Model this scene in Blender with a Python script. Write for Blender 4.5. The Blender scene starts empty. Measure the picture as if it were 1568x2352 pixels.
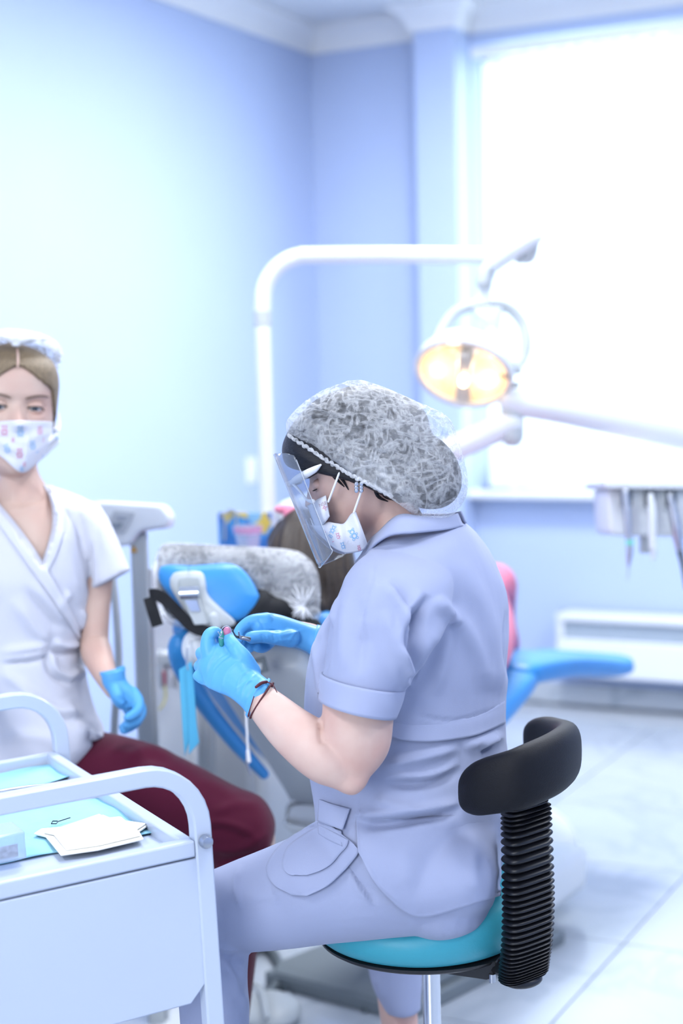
import bpy, bmesh, math, random
import numpy as np
from mathutils import Vector, Matrix, noise
from mathutils.bvhtree import BVHTree

random.seed(7)
SC = bpy.context.scene
COL = SC.collection

# ------------------------------------------------------------------ camera
F, CX, CY = 3600.0, 784.0, 1176.0            # focal length in pixels of the 1568x2352 frame
CAMZ = 1.42
PITCH, ROLL = math.atan(306 / F), math.radians(1.5)
CAM = Vector((0, 0, CAMZ))
FWD = Vector((0, math.cos(PITCH), -math.sin(PITCH)))
_u0 = Vector((0, math.sin(PITCH), math.cos(PITCH)))
_r0 = Vector((1, 0, 0))
RGT = _r0 * math.cos(ROLL) - _u0 * math.sin(ROLL)
UPV = _u0 * math.cos(ROLL) + _r0 * math.sin(ROLL)
cam_data = bpy.data.cameras.new('camera')
cam = bpy.data.objects.new('camera', cam_data)
COL.objects.link(cam)
M = Matrix((RGT, UPV, -FWD)).transposed().to_4x4()
M.translation = CAM
cam.matrix_world = M
cam_data.sensor_fit = 'VERTICAL'
cam_data.sensor_height = 36.0
cam_data.sensor_width = 24.0
cam_data.lens = F / 2352 * 36.0
cam_data.clip_start = 0.05
cam_data.dof.use_dof = True
cam_data.dof.focus_distance = 2.16
cam_data.dof.aperture_fstop = 2.5
SC.camera = cam

# ------------------------------------------------------------------ world, light, exposure
SC.view_settings.view_transform = 'Standard'
SC.view_settings.look = 'None'
SC.view_settings.exposure = 0.45
SC.view_settings.gamma = 1.0
SC.view_settings.use_curve_mapping = False
SC.cycles.max_bounces = 5
SC.cycles.diffuse_bounces = 2
SC.cycles.glossy_bounces = 2
SC.cycles.transmission_bounces = 2
SC.cycles.transparent_max_bounces = 8
SC.cycles.caustics_reflective = False
SC.cycles.caustics_refractive = False
SC.cycles.use_adaptive_sampling = True
SC.cycles.adaptive_threshold = 0.05
world = bpy.data.worlds.new('daylight')
SC.world = world
world.use_nodes = True
world.node_tree.nodes['Background'].inputs[0].default_value = (0.88, 0.95, 1.0, 1)
world.node_tree.nodes['Background'].inputs[1].default_value = 1.0

def area_light(name, loc, target, sx, sy, power, col):
    d = bpy.data.lights.new(name, 'AREA')
    d.shape = 'RECTANGLE'; d.size = sx; d.size_y = sy
    d.energy = power; d.color = col
    o = bpy.data.objects.new(name, d); COL.objects.link(o)
    o.location = loc
    o.rotation_euler = (Vector(target) - Vector(loc)).to_track_quat('-Z', 'Y').to_euler()
    return o
REAR_FILL_W = 62.0          # fill light at the added window behind the camera
LAMP_W = 19.0             # each ceiling panel
WINDOW_W = 44.0          # daylight through the blind

# ------------------------------------------------------------------ helpers
def P(x, y, d):
    """the point seen at photograph pixel (x, y), d metres away along the view axis"""
    return CAM + RGT * ((x - CX) / F * d) - UPV * ((y - CY) / F * d) + FWD * d

def pix(p):
    v = Vector(p) - CAM
    d = v.dot(FWD)
    return (CX + v.dot(RGT) / d * F, CY - v.dot(UPV) / d * F, d)

def on_plane(x, y, p0, n):
    r = (P(x, y, 1.0) - CAM)
    t = (Vector(p0) - CAM).dot(n) / r.dot(n)
    return CAM + r * t

def lin(c):
    return tuple((v / 12.92 if v <= 0.04045 else ((v + 0.055) / 1.055) ** 2.4) for v in c)

def rgb(h):
    h = h.lstrip('#')
    return lin(tuple(int(h[i:i + 2], 16) / 255 for i in (0, 2, 4)))

MATS = {}
def mat(name, hexcol, rough=0.5, metal=0.0, spec=0.5, var=0.0, vscale=6.0, bump=0.0, bscale=60.0,
        sheen=0.0, sub=0.0, subcol=None, emit=None, estr=0.0, coat=0.0, var_col=None, stretch=None):
    m = bpy.data.materials.new(name); m.use_nodes = True
    nt = m.node_tree; b = nt.nodes['Principled BSDF']
    c = rgb(hexcol) if isinstance(hexcol, str) else hexcol
    b.inputs['Base Color'].default_value = (*c, 1)
    b.inputs['Roughness'].default_value = rough
    b.inputs['Metallic'].default_value = metal
    b.inputs['Specular IOR Level'].default_value = spec
    b.inputs['Coat Weight'].default_value = coat
    if sheen: b.inputs['Sheen Weight'].default_value = sheen
    if sub:
        b.inputs['Subsurface Weight'].default_value = sub
        b.inputs['Subsurface Radius'].default_value = subcol or (1.0, 0.35, 0.2)
        b.inputs['Subsurface Scale'].default_value = 0.008
    if emit:
        b.inputs['Emission Color'].default_value = (*rgb(emit), 1)
        b.inputs['Emission Strength'].default_value = estr
    if var or bump:
        tc = nt.nodes.new('ShaderNodeTexCoord')
        src = tc.outputs['Object']
        if stretch:
            mp = nt.nodes.new('ShaderNodeMapping'); mp.inputs['Scale'].default_value = stretch
            nt.links.new(src, mp.inputs[0]); src = mp.outputs[0]
    if var:
        n = nt.nodes.new('ShaderNodeTexNoise'); n.inputs['Scale'].default_value = vscale
        n.inputs['Detail'].default_value = 5
        r = nt.nodes.new('ShaderNodeValToRGB')
        c2 = rgb(var_col) if var_col else tuple(v * (1 - var) for v in c)
        r.color_ramp.elements[0].color = (*c2, 1); r.color_ramp.elements[0].position = 0.3
        r.color_ramp.elements[1].color = (*c, 1); r.color_ramp.elements[1].position = 0.65
        nt.links.new(src, n.inputs['Vector']); nt.links.new(n.outputs['Fac'], r.inputs[0])
        nt.links.new(r.outputs[0], b.inputs['Base Color'])
    if bump:
        n2 = nt.nodes.new('ShaderNodeTexNoise'); n2.inputs['Scale'].default_value = bscale
        n2.inputs['Detail'].default_value = 3
        bp = nt.nodes.new('ShaderNodeBump'); bp.inputs['Strength'].default_value = bump
        bp.inputs['Distance'].default_value = 0.002
        nt.links.new(src, n2.inputs['Vector']); nt.links.new(n2.outputs['Fac'], bp.inputs['Height'])
        nt.links.new(bp.outputs[0], b.inputs['Normal'])
    MATS[name] = m
    return m

def film_mat(name, hexcol, base_alpha, amp, scale, rough=0.6, stretch=(1, 1, 1), bump=0.4, spec=0.4, lo=0.4, hi=0.62, detail=6):
    """thin non-woven or film: white fibres mixed with clear gaps"""
    m = bpy.data.materials.new(name); m.use_nodes = True
    nt = m.node_tree; b = nt.nodes['Principled BSDF']
    b.inputs['Base Color'].default_value = (*rgb(hexcol), 1)
    b.inputs['Roughness'].default_value = rough
    b.inputs['Specular IOR Level'].default_value = spec
    tc = nt.nodes.new('ShaderNodeTexCoord'); mp = nt.nodes.new('ShaderNodeMapping')
    mp.inputs['Scale'].default_value = stretch
    n = nt.nodes.new('ShaderNodeTexNoise'); n.inputs['Scale'].default_value = scale; n.inputs['Detail'].default_value = detail
    n.inputs['Distortion'].default_value = 0.4
    mr = nt.nodes.new('ShaderNodeMapRange')
    mr.inputs['From Min'].default_value = lo; mr.inputs['From Max'].default_value = hi
    mr.inputs['To Min'].default_value = max(0, base_alpha - amp); mr.inputs['To Max'].default_value = min(1, base_alpha + amp)
    nt.links.new(tc.outputs['Object'], mp.inputs[0]); nt.links.new(mp.outputs[0], n.inputs['Vector'])
    nt.links.new(n.outputs['Fac'], mr.inputs['Value']); nt.links.new(mr.outputs[0], b.inputs['Alpha'])
    if bump:
        bp = nt.nodes.new('ShaderNodeBump'); bp.inputs['Strength'].default_value = bump; bp.inputs['Distance'].default_value = 0.003
        nt.links.new(n.outputs['Fac'], bp.inputs['Height']); nt.links.new(bp.outputs[0], b.inputs['Normal'])
    MATS[name] = m
    return m

def clear_mat(name, tint, gloss=0.08, rough=0.05, haze=0.0, edge=0.6, power=4.0):
    """clear sheet: see-through with a fresnel gloss"""
    m = bpy.data.materials.new(name); m.use_nodes = True
    nt = m.node_tree; nt.nodes.remove(nt.nodes['Principled BSDF'])
    out = nt.nodes['Material Output']
    tr = nt.nodes.new('ShaderNodeBsdfTransparent'); tr.inputs[0].default_value = (*rgb(tint), 1)
    gl = nt.nodes.new('ShaderNodeBsdfGlossy'); gl.inputs['Roughness'].default_value = rough
    lw = nt.nodes.new('ShaderNodeLayerWeight'); lw.inputs[0].default_value = 0.5
    fr = nt.nodes.new('ShaderNodeMath'); fr.operation = 'POWER'; fr.inputs[1].default_value = power
    nt.links.new(lw.outputs['Facing'], fr.inputs[0])
    ad = nt.nodes.new('ShaderNodeMath'); ad.operation = 'MULTIPLY_ADD'; ad.use_clamp = True; ad.inputs[1].default_value = edge; ad.inputs[2].default_value = gloss
    mx = nt.nodes.new('ShaderNodeMixShader')
    nt.links.new(fr.outputs[0], ad.inputs[0]); nt.links.new(ad.outputs[0], mx.inputs[0])
    nt.links.new(tr.outputs[0], mx.inputs[1]); nt.links.new(gl.outputs[0], mx.inputs[2])
    last = mx
    if haze:
        df = nt.nodes.new('ShaderNodeBsdfDiffuse'); df.inputs[0].default_value = (0.9, 0.95, 1, 1)
        m2 = nt.nodes.new('ShaderNodeMixShader'); m2.inputs[0].default_value = haze
        nt.links.new(mx.outputs[0], m2.inputs[1]); nt.links.new(df.outputs[0], m2.inputs[2]); last = m2
    nt.links.new(last.outputs[0], out.inputs[0])
    MATS[name] = m
    return m

# ---- geometry: everything is (verts, faces) in world space until it is linked
def crom(pts, n):
    """Catmull-Rom resample of a list of equal-length tuples to n rows"""
    a = np.array(pts, float)
    k = len(a)
    if k == 2:
        t = np.linspace(0, 1, n)[:, None]
        return a[0] * (1 - t) + a[1] * t
    ext = np.vstack([2 * a[0] - a[1], a, 2 * a[-1] - a[-2]])
    out = []
    for s in np.linspace(0, k - 1, n):
        i = min(int(s), k - 2); t = s - i
        p0, p1, p2, p3 = ext[i], ext[i + 1], ext[i + 2], ext[i + 3]
        out.append(0.5 * ((2 * p1) + (-p0 + p2) * t + (2 * p0 - 5 * p1 + 4 * p2 - p3) * t * t + (-p0 + 3 * p1 - 3 * p2 + p3) * t ** 3))
    return np.array(out)

def grid_faces(rows, cols, closed=True, cap0=True, cap1=True):
    f = []
    cc = cols if closed else cols - 1
    for i in range(rows - 1):
        for j in range(cc):
            j2 = (j + 1) % cols
            f.append((i * cols + j, i * cols + j2, (i + 1) * cols + j2, (i + 1) * cols + j))
    if closed and cap0: f.append(tuple(reversed(range(cols))))
    if closed and cap1: f.append(tuple((rows - 1) * cols + j for j in range(cols)))
    return f

def rings(ring_list, cap0=True, cap1=True, closed=True):
    cols = len(ring_list[0])
    v = [Vector(p) for r in ring_list for p in r]
    return v, grid_faces(len(ring_list), cols, closed, cap0, cap1)

def sgnpow(c, e):
    return math.copysign(abs(c) ** e, c)

def sil(stations, rows=40, cols=32, e=1.0, cap0=True, cap1=True, skew=0.0):
    """loft between pixel pairs: each station (xl, yl, xr, yr, depth, half_thickness); skew leans the section with depth"""
    st = crom(stations, rows)
    out = []
    for xl, yl, xr, yr, d, t in st:
        t = max(t, 0.001)
        L, R = P(xl, yl, d), P(xr, yr, d)
        c = (L + R) / 2; a1 = (R - L) / 2
        w = a1.length
        sk = max(-0.8 * w, min(0.8 * w, skew * t))
        a1n = a1.normalized() if w > 1e-6 else RGT
        a1 = a1n * math.sqrt(max(w * w - sk * sk, 1e-8))
        a2 = FWD * t + a1n * sk
        out.append([c + a1 * sgnpow(math.cos(2 * math.pi * j / cols), e) + a2 * sgnpow(math.sin(2 * math.pi * j / cols), e) for j in range(cols)])
    return rings(out, cap0, cap1)

def tube(pts, radii, rows=None, cols=16, smooth=True, cap=True, flat=1.0, up=None, round_ends=True, closed=False):
    """swept tube along world points; flat squashes the section along the carried normal"""
    if not hasattr(radii, '__len__'): radii = [radii] * len(pts)
    data = [(p[0], p[1], p[2], r) for p, r in zip(pts, radii)]
    if closed:
        data = data + [data[0]]
    rows = rows or (max(len(pts) * 6, 8) if smooth else len(data))
    st = crom(data, rows) if smooth else np.array(data, float)
    if closed: st = st[:-1]
    pp = [Vector(s[:3]) for s in st]; rr = [max(s[3], 1e-5) for s in st]
    n = len(pp)
    tang = []
    for i in range(n):
        if closed: t = pp[(i + 1) % n] - pp[i - 1]
        else: t = pp[min(i + 1, n - 1)] - pp[max(i - 1, 0)]
        tang.append(t.normalized() if t.length > 1e-9 else Vector((0, 0, 1)))
    u = Vector(up) if up is not None else (Vector((0, 0, 1)) if abs(tang[0].z) < 0.9 else Vector((1, 0, 0)))
    u = (u - tang[0] * u.dot(tang[0])).normalized()
    out = []
    def ring(c, t, u, r):
        w = t.cross(u).normalized()
        return [c + (w * math.cos(2 * math.pi * j / cols) + u * math.sin(2 * math.pi * j / cols) * flat) * r for j in range(cols)]
    if cap and round_ends and not closed:
        for k in range(1, 4):
            a = math.pi / 2 * (k / 4)
            out.append(ring(pp[0] - tang[0] * rr[0] * math.cos(a) * min(1, flat), tang[0], u, rr[0] * math.sin(a)))
    for i in range(n):
        if up is not None:
            uu = Vector(up) - tang[i] * Vector(up).dot(tang[i])
            u = uu.normalized() if uu.length > 1e-4 else u
        else:
            u = (u - tang[i] * u.dot(tang[i])).normalized()
        out.append(ring(pp[i], tang[i], u, rr[i]))
    if cap and round_ends and not closed:
        for k in range(3, 0, -1):
            a = math.pi / 2 * (k / 4)
            out.append(ring(pp[-1] + tang[-1] * rr[-1] * math.cos(a) * min(1, flat), tang[-1], u, rr[-1] * math.sin(a)))
    if closed:
        out.append(out[0]); 
        return rings(out, False, False)
    return rings(out, cap, cap)

def ptube(pxs, radii_px, d=None, **k):
    """tube through pixels (x, y, depth) with radii in pixels at that depth"""
    pts = [P(*p) for p in pxs]
    rr = [r * p[2] / F for r, p in zip(radii_px, pxs)]
    return tube(pts, rr, **k)

def ellipsoid(c, ax, ay, az, n=20, m=14):
    """ax, ay, az: three half-axis vectors"""
    out = []
    for i in range(1, m):
        a = math.pi * i / m
        out.append([c + az * math.cos(a) + (ax * math.cos(2 * math.pi * j / n) + ay * math.sin(2 * math.pi * j / n)) * math.sin(a) for j in range(n)])
    return rings(out)

def box(c, ex, ey, ez):
    """c centre, half-axis vectors"""
    c = Vector(c)
    v = [c + ex * sx + ey * sy + ez * sz for sz in (-1, 1) for sy in (-1, 1) for sx in (-1, 1)]
    f = [(0, 2, 3, 1), (4, 5, 7, 6), (0, 1, 5, 4), (2, 6, 7, 3), (0, 4, 6, 2), (1, 3, 7, 5)]
    return v, f

def prism(poly, h):
    """poly: list of world points in a plane, h: extrusion vector"""
    n = len(poly)
    v = [Vector(p) for p in poly] + [Vector(p) + Vector(h) for p in poly]
    f = [tuple(reversed(range(n))), tuple(range(n, 2 * n))] + [(i, (i + 1) % n, n + (i + 1) % n, n + i) for i in range(n)]
    return v, f

def rpoly(pts, r, seg=5):
    """round the corners of a 2D polygon"""
    out = []
    n = len(pts)
    for i in range(n):
        p = Vector(pts[i][:2]); a = Vector(pts[i - 1][:2]); b = Vector(pts[(i + 1) % n][:2])
        ri = r[i] if hasattr(r, '__len__') else r
        da = (a - p); db = (b - p)
        k = min(ri, da.length * 0.45, db.length * 0.45)
        p1 = p + da.normalized() * k; p2 = p + db.normalized() * k
        for s in range(seg + 1):
            t = s / seg
            q = p1 * (1 - t) ** 2 + p * 2 * t * (1 - t) + p2 * t * t
            out.append((q.x, q.y))
    return out

def lathe(c, axis, prof, cols=28, ref=None, cap=True):
    """prof: (radius, height along axis) rows"""
    axis = Vector(axis).normalized()
    u = Vector(ref) if ref is not None else (Vector((1, 0, 0)) if abs(axis.x) < 0.8 else Vector((0, 1, 0)))
    u = (u - axis * u.dot(axis)).normalized(); w = axis.cross(u)
    return rings([[Vector(c) + axis * h + (u * math.cos(2 * math.pi * j / cols) + w * math.sin(2 * math.pi * j / cols)) * max(r, 1e-5) for j in range(cols)] for r, h in prof], cap, cap)

def join(*ms):
    v, f = [], []
    for mv, mf in ms:
        o = len(v); v += list(mv); f += [tuple(i + o for i in t) for t in mf]
    return v, f

def to_mesh(name, vf, origin=Vector((0, 0, 0))):
    me = bpy.data.meshes.new(name)
    me.from_pydata([tuple(Vector(p) - origin) for p in vf[0]], [], vf[1])
    me.update()
    bm = bmesh.new(); bm.from_mesh(me)
    bmesh.ops.recalc_face_normals(bm, faces=bm.faces)
    bm.to_mesh(me); bm.free()
    return me

def origin_of(o):
    p = Vector((0, 0, 0))
    while o is not None:
        p = p + o.location; o = o.parent
    return p

def thing(name, label, cat, loc, group=None, kind=None):
    o = bpy.data.objects.new(name, None); COL.objects.link(o)
    o.empty_display_size = 0.05
    o.location = Vector(loc)
    o['label'] = label; o['category'] = cat
    if group: o['group'] = group
    if kind: o['kind'] = kind
    return o

def smooth_by_angle(me, ang=40):
    for p in me.polygons: p.use_smooth = True
    bm = bmesh.new(); bm.from_mesh(me)
    a = math.radians(ang)
    for e in bm.edges:
        if len(e.link_faces) == 2 and e.calc_face_angle(0) > a: e.smooth = False
    bm.to_mesh(me); bm.free()

def obj(name, vf, m, parent=None, label=None, cat=None, kind=None, group=None, bevel=0.0, seg=2, subd=0, solid=0.0, smooth=40, loc=None, soff=0.0):
    """link one mesh object; vf in world space"""
    if parent is not None: org = origin_of(parent)
    elif loc is not None: org = Vector(loc)
    else:
        a = np.array([tuple(p) for p in vf[0]]); lo, hi = a.min(0), a.max(0)
        org = Vector(((lo[0] + hi[0]) / 2, (lo[1] + hi[1]) / 2, lo[2]))
    me = vf if isinstance(vf, bpy.types.Mesh) else to_mesh(name, vf, org)
    me.materials.clear(); me.materials.append(m if not isinstance(m, str) else MATS[m])
    o = bpy.data.objects.new(name, me); COL.objects.link(o)
    if parent is not None: o.parent = parent
    else: o.location = org
    if label: o['label'] = label
    if cat: o['category'] = cat
    if kind: o['kind'] = kind
    if group: o['group'] = group
    if solid:
        s = o.modifiers.new('thickness', 'SOLIDIFY'); s.thickness = solid; s.offset = soff
    if bevel:
        b = o.modifiers.new('bevel', 'BEVEL'); b.width = bevel; b.segments = seg; b.limit_method = 'ANGLE'; b.angle_limit = math.radians(35)
        b.harden_normals = False
    if subd:
        s = o.modifiers.new('subdivide', 'SUBSURF'); s.levels = subd; s.render_levels = subd
    if smooth: smooth_by_angle(me, 180 if subd else smooth)
    return o

def remesh(vf, voxel, it=4, fac=0.5):
    """union of overlapping closed shapes as one smooth surface: returns (verts, faces)"""
    me = to_mesh('tmp', vf)
    o = bpy.data.objects.new('tmp', me); COL.objects.link(o)
    r = o.modifiers.new('r', 'REMESH'); r.mode = 'VOXEL'; r.voxel_size = voxel
    if it:
        s = o.modifiers.new('s', 'SMOOTH'); s.factor = fac; s.iterations = it
    dg = bpy.context.evaluated_depsgraph_get()
    e = o.evaluated_get(dg).to_mesh()
    n = len(e.vertices); co = np.empty(n * 3, np.float32); e.vertices.foreach_get('co', co)
    v = co.reshape(-1, 3).astype(float)
    f = [tuple(p.vertices) for p in e.polygons]
    o.evaluated_get(dg).to_mesh_clear()
    bpy.data.objects.remove(o); bpy.data.meshes.remove(me)
    return v, f

def vnormals(v, f):
    v = np.asarray([tuple(p) for p in v], float) if not isinstance(v, np.ndarray) else v
    n = np.zeros_like(v)
    q = np.array([t if len(t) == 4 else (t[0], t[1], t[2], t[2]) for t in f if len(t) in (3, 4)])
    c = np.cross(v[q[:, 2]] - v[q[:, 0]], v[q[:, 3]] - v[q[:, 1]])
    tri = q[:, 2] == q[:, 3]
    if tri.any():
        c[tri] = np.cross(v[q[tri, 1]] - v[q[tri, 0]], v[q[tri, 2]] - v[q[tri, 0]])
    for k in range(4): np.add.at(n, q[:, k], c)
    n /= (np.linalg.norm(n, axis=1, keepdims=True) + 1e-12)
    return n

def to_pix(v):
    a = v - np.array(CAM)
    d = a @ np.array(FWD)
    return CX + (a @ np.array(RGT)) / d * F, CY - (a @ np.array(UPV)) / d * F, d

def folds(vf, strokes, facing=True, outward=True):
    """press cloth folds into a surface. stroke: (pixel polyline, height in mm, half-width in px[, kind])
    kind 'r' ridge, 'c' crease with a soft lip; heights fade towards both ends"""
    v = np.array([tuple(p) for p in vf[0]], float); f = vf[1]
    n = vnormals(v, f)
    if outward:
        c = v.mean(0)
        if ((v - c) * n).sum() < 0: n = -n
    x, y, d = to_pix(v)
    vd = v - np.array(CAM); vd /= np.linalg.norm(vd, axis=1, keepdims=True)
    fac = np.clip(-(n * vd).sum(1) * 3 + 0.5, 0, 1) if facing else np.ones(len(v))
    disp = np.zeros(len(v))
    for s in strokes:
        pl, amp, w = s[0], s[1] / 1000, s[2]
        kind = s[3] if len(s) > 3 else 'r'
        pts = crom(pl, max(12, len(pl) * 6))
        lo = pts.min(0) - 5 * w; hi = pts.max(0) + 5 * w
        idx = np.where((x > lo[0]) & (x < hi[0]) & (y > lo[1]) & (y < hi[1]))[0]
        if not len(idx): continue
        best = np.full(len(idx), 1e9); sd = np.zeros(len(idx)); tt = np.zeros(len(idx))
        for i in range(len(pts) - 1):
            a, b = pts[i], pts[i + 1]; ab = b - a; L2 = ab @ ab + 1e-9
            ax, ay = x[idx] - a[0], y[idx] - a[1]
            t = np.clip((ax * ab[0] + ay * ab[1]) / L2, 0, 1)
            dx, dy = ax - t * ab[0], ay - t * ab[1]
            dd = np.hypot(dx, dy); m = dd < best
            best[m] = dd[m]; sd[m] = (np.sign(ab[0] * ay - ab[1] * ax) * dd)[m]
            tt[m] = ((i + t) / (len(pts) - 1))[m]
        fade = np.clip(np.sin(np.pi * tt) * 1.5, 0, 1)
        g = np.exp(-(sd / w) ** 2)
        if kind == 'c': g = (sd / w) * np.exp(0.5 - (sd / w) ** 2) * 1.2
        elif kind == 's': g = 1 / (1 + np.exp(-np.clip(sd / w * 4, -30, 30))) * np.exp(-(np.maximum(sd, 0) / (w * 7)) ** 2)
        disp[idx] += amp * g * fade
    v = v + n * (disp * fac)[:, None]
    return v, f

def ripple(vf, amp, scale, seed=0, aniso=(1, 1, 1)):
    v = np.array([tuple(p) for p in vf[0]], float); n = vnormals(v, vf[1])
    a = np.array([noise.noise(Vector((p[0] * scale * aniso[0] + seed, p[1] * scale * aniso[1], p[2] * scale * aniso[2]))) for p in v])
    return v + n * (a * amp)[:, None], vf[1]

def bvh(*ms):
    v, f = join(*[([Vector(p) for p in m[0]], m[1]) for m in ms])
    return BVHTree.FromPolygons(v, f)

def drape(A, B, tree, off0, off1=None, n=40, m=16, dfall=2.2, sm=2, curve=None):
    """cloth piece between two pixel curves A and B laid on a surface (tree), lifted off it by off0..off1 (m)"""
    a = crom(A, n); b = crom(B, n)
    if off1 is None: off1 = off0
    pxs = np.zeros((m, n, 2)); dep = np.full((m, n), np.nan)
    for i in range(m):
        t = i / (m - 1)
        pxs[i] = a * (1 - t) + b * t
        for j in range(n):
            r = (P(pxs[i, j, 0], pxs[i, j, 1], 1.0) - CAM).normalized()
            h = tree.ray_cast(CAM, r)
            if h[0] is not None: dep[i, j] = (h[0] - CAM).dot(FWD)
    for k in range(n + m):
        bad = np.isnan(dep)
        if not bad.any(): break
        if bad.all(): dep[:] = dfall; break
        acc = np.zeros_like(dep); cnt = np.zeros_like(dep)
        for di, dj in ((0, 1), (0, -1), (1, 0), (-1, 0)):
            s = np.full_like(dep, np.nan)
            s[max(di, 0):m + min(di, 0), max(dj, 0):n + min(dj, 0)] = dep[max(-di, 0):m + min(-di, 0), max(-dj, 0):n + min(-dj, 0)]
            ok = ~np.isnan(s); acc[ok] += s[ok]; cnt[ok] += 1
        fill = bad & (cnt > 0); dep[fill] = acc[fill] / cnt[fill]
    for _ in range(sm):
        p = np.pad(dep, 1, mode='edge')
        avg = (p[:-2, 1:-1] + p[2:, 1:-1] + p[1:-1, :-2] + p[1:-1, 2:]) / 4
        dep = np.minimum(dep, dep * 0.4 + avg * 0.6) if sm > 2 else dep * 0.4 + avg * 0.6
    v = []
    for i in range(m):
        o = off0 + (off1 - off0) * i / (m - 1)
        for j in range(n):
            v.append(P(pxs[i, j, 0], pxs[i, j, 1], dep[i, j] - o))
    return v, grid_faces(m, n, False)

def ruled(A, B, n=30, m=10, bulge=None):
    """free sheet between two curves of (x, y, depth) pixels; bulge(u, t) adds metres towards the camera"""
    a = crom(A, n); b = crom(B, n)
    v = []
    for i in range(m):
        t = i / (m - 1)
        for j in range(n):
            q = a[j] * (1 - t) + b[j] * t
            v.append(P(q[0], q[1], q[2] - (bulge(j / (n - 1), t) if bulge else 0)))
    return v, grid_faces(m, n, False)

# ================================================================== the room
WHITE_PAINT = mat('ceiling paint', '#eef3fb', 0.7, var=0.03, vscale=2)
WALL_BLUE = mat('blue wall paint', '#c0d2f8', 0.5, var=0.03, vscale=1.5, bump=0.05, bscale=120)
PLASTER = mat('white plaster moulding', '#f4f7fd', 0.55, var=0.02, vscale=3)
GROUT = mat('grey tile grout', '#b4bcc8', 0.8, var=0.1, vscale=30)
FRAME_WHITE = mat('white window plastic', '#f4f8ff', 0.35, var=0.02, vscale=5)

def marble(name, base, vein):
    m = bpy.data.materials.new(name); m.use_nodes = True
    nt = m.node_tree; b = nt.nodes['Principled BSDF']
    b.inputs['Roughness'].default_value = 0.16
    tc = nt.nodes.new('ShaderNodeTexCoord'); oi = nt.nodes.new('ShaderNodeObjectInfo')
    ad = nt.nodes.new('ShaderNodeVectorMath'); ad.operation = 'MULTIPLY_ADD'
    ad.inputs[1].default_value = (1, 1, 1)
    nt.links.new(tc.outputs['Object'], ad.inputs[0])
    cm = nt.nodes.new('ShaderNodeCombineXYZ')
    mu = nt.nodes.new('ShaderNodeMath'); mu.operation = 'MULTIPLY'; mu.inputs[1].default_value = 40
    nt.links.new(oi.outputs['Random'], mu.inputs[0])
    for i in range(3): nt.links.new(mu.outputs[0], cm.inputs[i])
    nt.links.new(cm.outputs[0], ad.inputs[2])
    n = nt.nodes.new('ShaderNodeTexNoise'); n.inputs['Scale'].default_value = 2.6; n.inputs['Detail'].default_value = 8; n.inputs['Distortion'].default_value = 1.1
    nt.links.new(ad.outputs[0], n.inputs['Vector'])
    r = nt.nodes.new('ShaderNodeValToRGB'); e = r.color_ramp.elements
    e[0].position = 0.44; e[0].color = (*rgb(base), 1)
    e[1].position = 0.56; e[1].color = (*rgb(base), 1)
    x = e.new(0.5); x.color = (*rgb(vein), 1)
    nt.links.new(n.outputs['Fac'], r.inputs[0]); nt.links.new(r.outputs[0], b.inputs['Base Color'])
    MATS[name] = m
    return m
MARBLE = marble('white marble tile', '#bac3d0', '#aeb8c6')

ANG = math.radians(27.4)
U = Vector((math.sin(ANG), math.cos(ANG), 0))       # along the left wall, away from the camera
V = Vector((math.cos(ANG), -math.sin(ANG), 0))      # along the window wall, to the right
Z = Vector((0, 0, 1))
C0 = P(737, 1000, 7.2); C0.z = 0                    # the corner of the two walls
H = 2.98
def W(a, b, z):
    """room coordinates: a along the window wall from the corner, b out of it into the room, z up"""
    return C0 + V * a - U * b + Z * z
LA, LB = 5.6, 9.0

def wall_hit(x, y):
    p = on_plane(x, y, C0, U)
    q = p - C0
    return q.dot(V), p.z

# window opening on the window wall
wa0, _ = wall_hit(1092, 700)
wa1 = wa0 + 1.75
_, sill_z = wall_hit(1270, 1125)
_, head_z = wall_hit(1300, 75)
pa0, _ = wall_hit(993, 500); pa1, _ = wall_hit(1083, 500)

def wbox(a0, a1, b0, b1, z0, z1):
    return box(W((a0 + a1) / 2, (b0 + b1) / 2, (z0 + z1) / 2), V * ((a1 - a0) / 2), U * ((b1 - b0) / 2), Z * ((z1 - z0) / 2))

floor = obj('floor', wbox(-0.3, LA + 0.3, -0.3, LB + 0.3, -0.1, -0.012), GROUT, kind='structure', label='white marble tiled floor of the treatment room')
obj('ceiling', wbox(-0.3, LA + 0.3, -0.3, LB + 0.3, H, H + 0.1), WHITE_PAINT, kind='structure', label='plain white ceiling')
obj('wall_left', wbox(-0.2, 0, -0.2, LB, 0, H), WALL_BLUE, kind='structure', label='pale blue wall behind the seated assistant')
WT = 0.28
obj('wall_window', join(wbox(0, wa0, -WT, 0, 0, H), wbox(wa1, LA, -WT, 0, 0, H), wbox(wa0, wa1, -WT, 0, 0, sill_z), wbox(wa0, wa1, -WT, 0, head_z, H)),
    WALL_BLUE, kind='structure', label='blue wall with the bright window')
obj('wall_right', wbox(LA, LA + 0.2, -0.2, LB, 0, H), WALL_BLUE, kind='structure')
w2a0, w2a1, w2z0, w2z1 = 1.5, 3.5, 0.9, 2.6
obj('wall_rear', join(wbox(-0.2, w2a0, LB, LB + 0.2, 0, H), wbox(w2a1, LA + 0.2, LB, LB + 0.2, 0, H), wbox(w2a0, w2a1, LB, LB + 0.2, 0, w2z0), wbox(w2a0, w2a1, LB, LB + 0.2, w2z1, H)), WALL_BLUE, kind='structure')
obj('wall_pilaster', wbox(pa0, pa1, 0, 0.16, 0, H), WALL_BLUE, kind='structure', label='flat blue pilaster beside the window')

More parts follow.
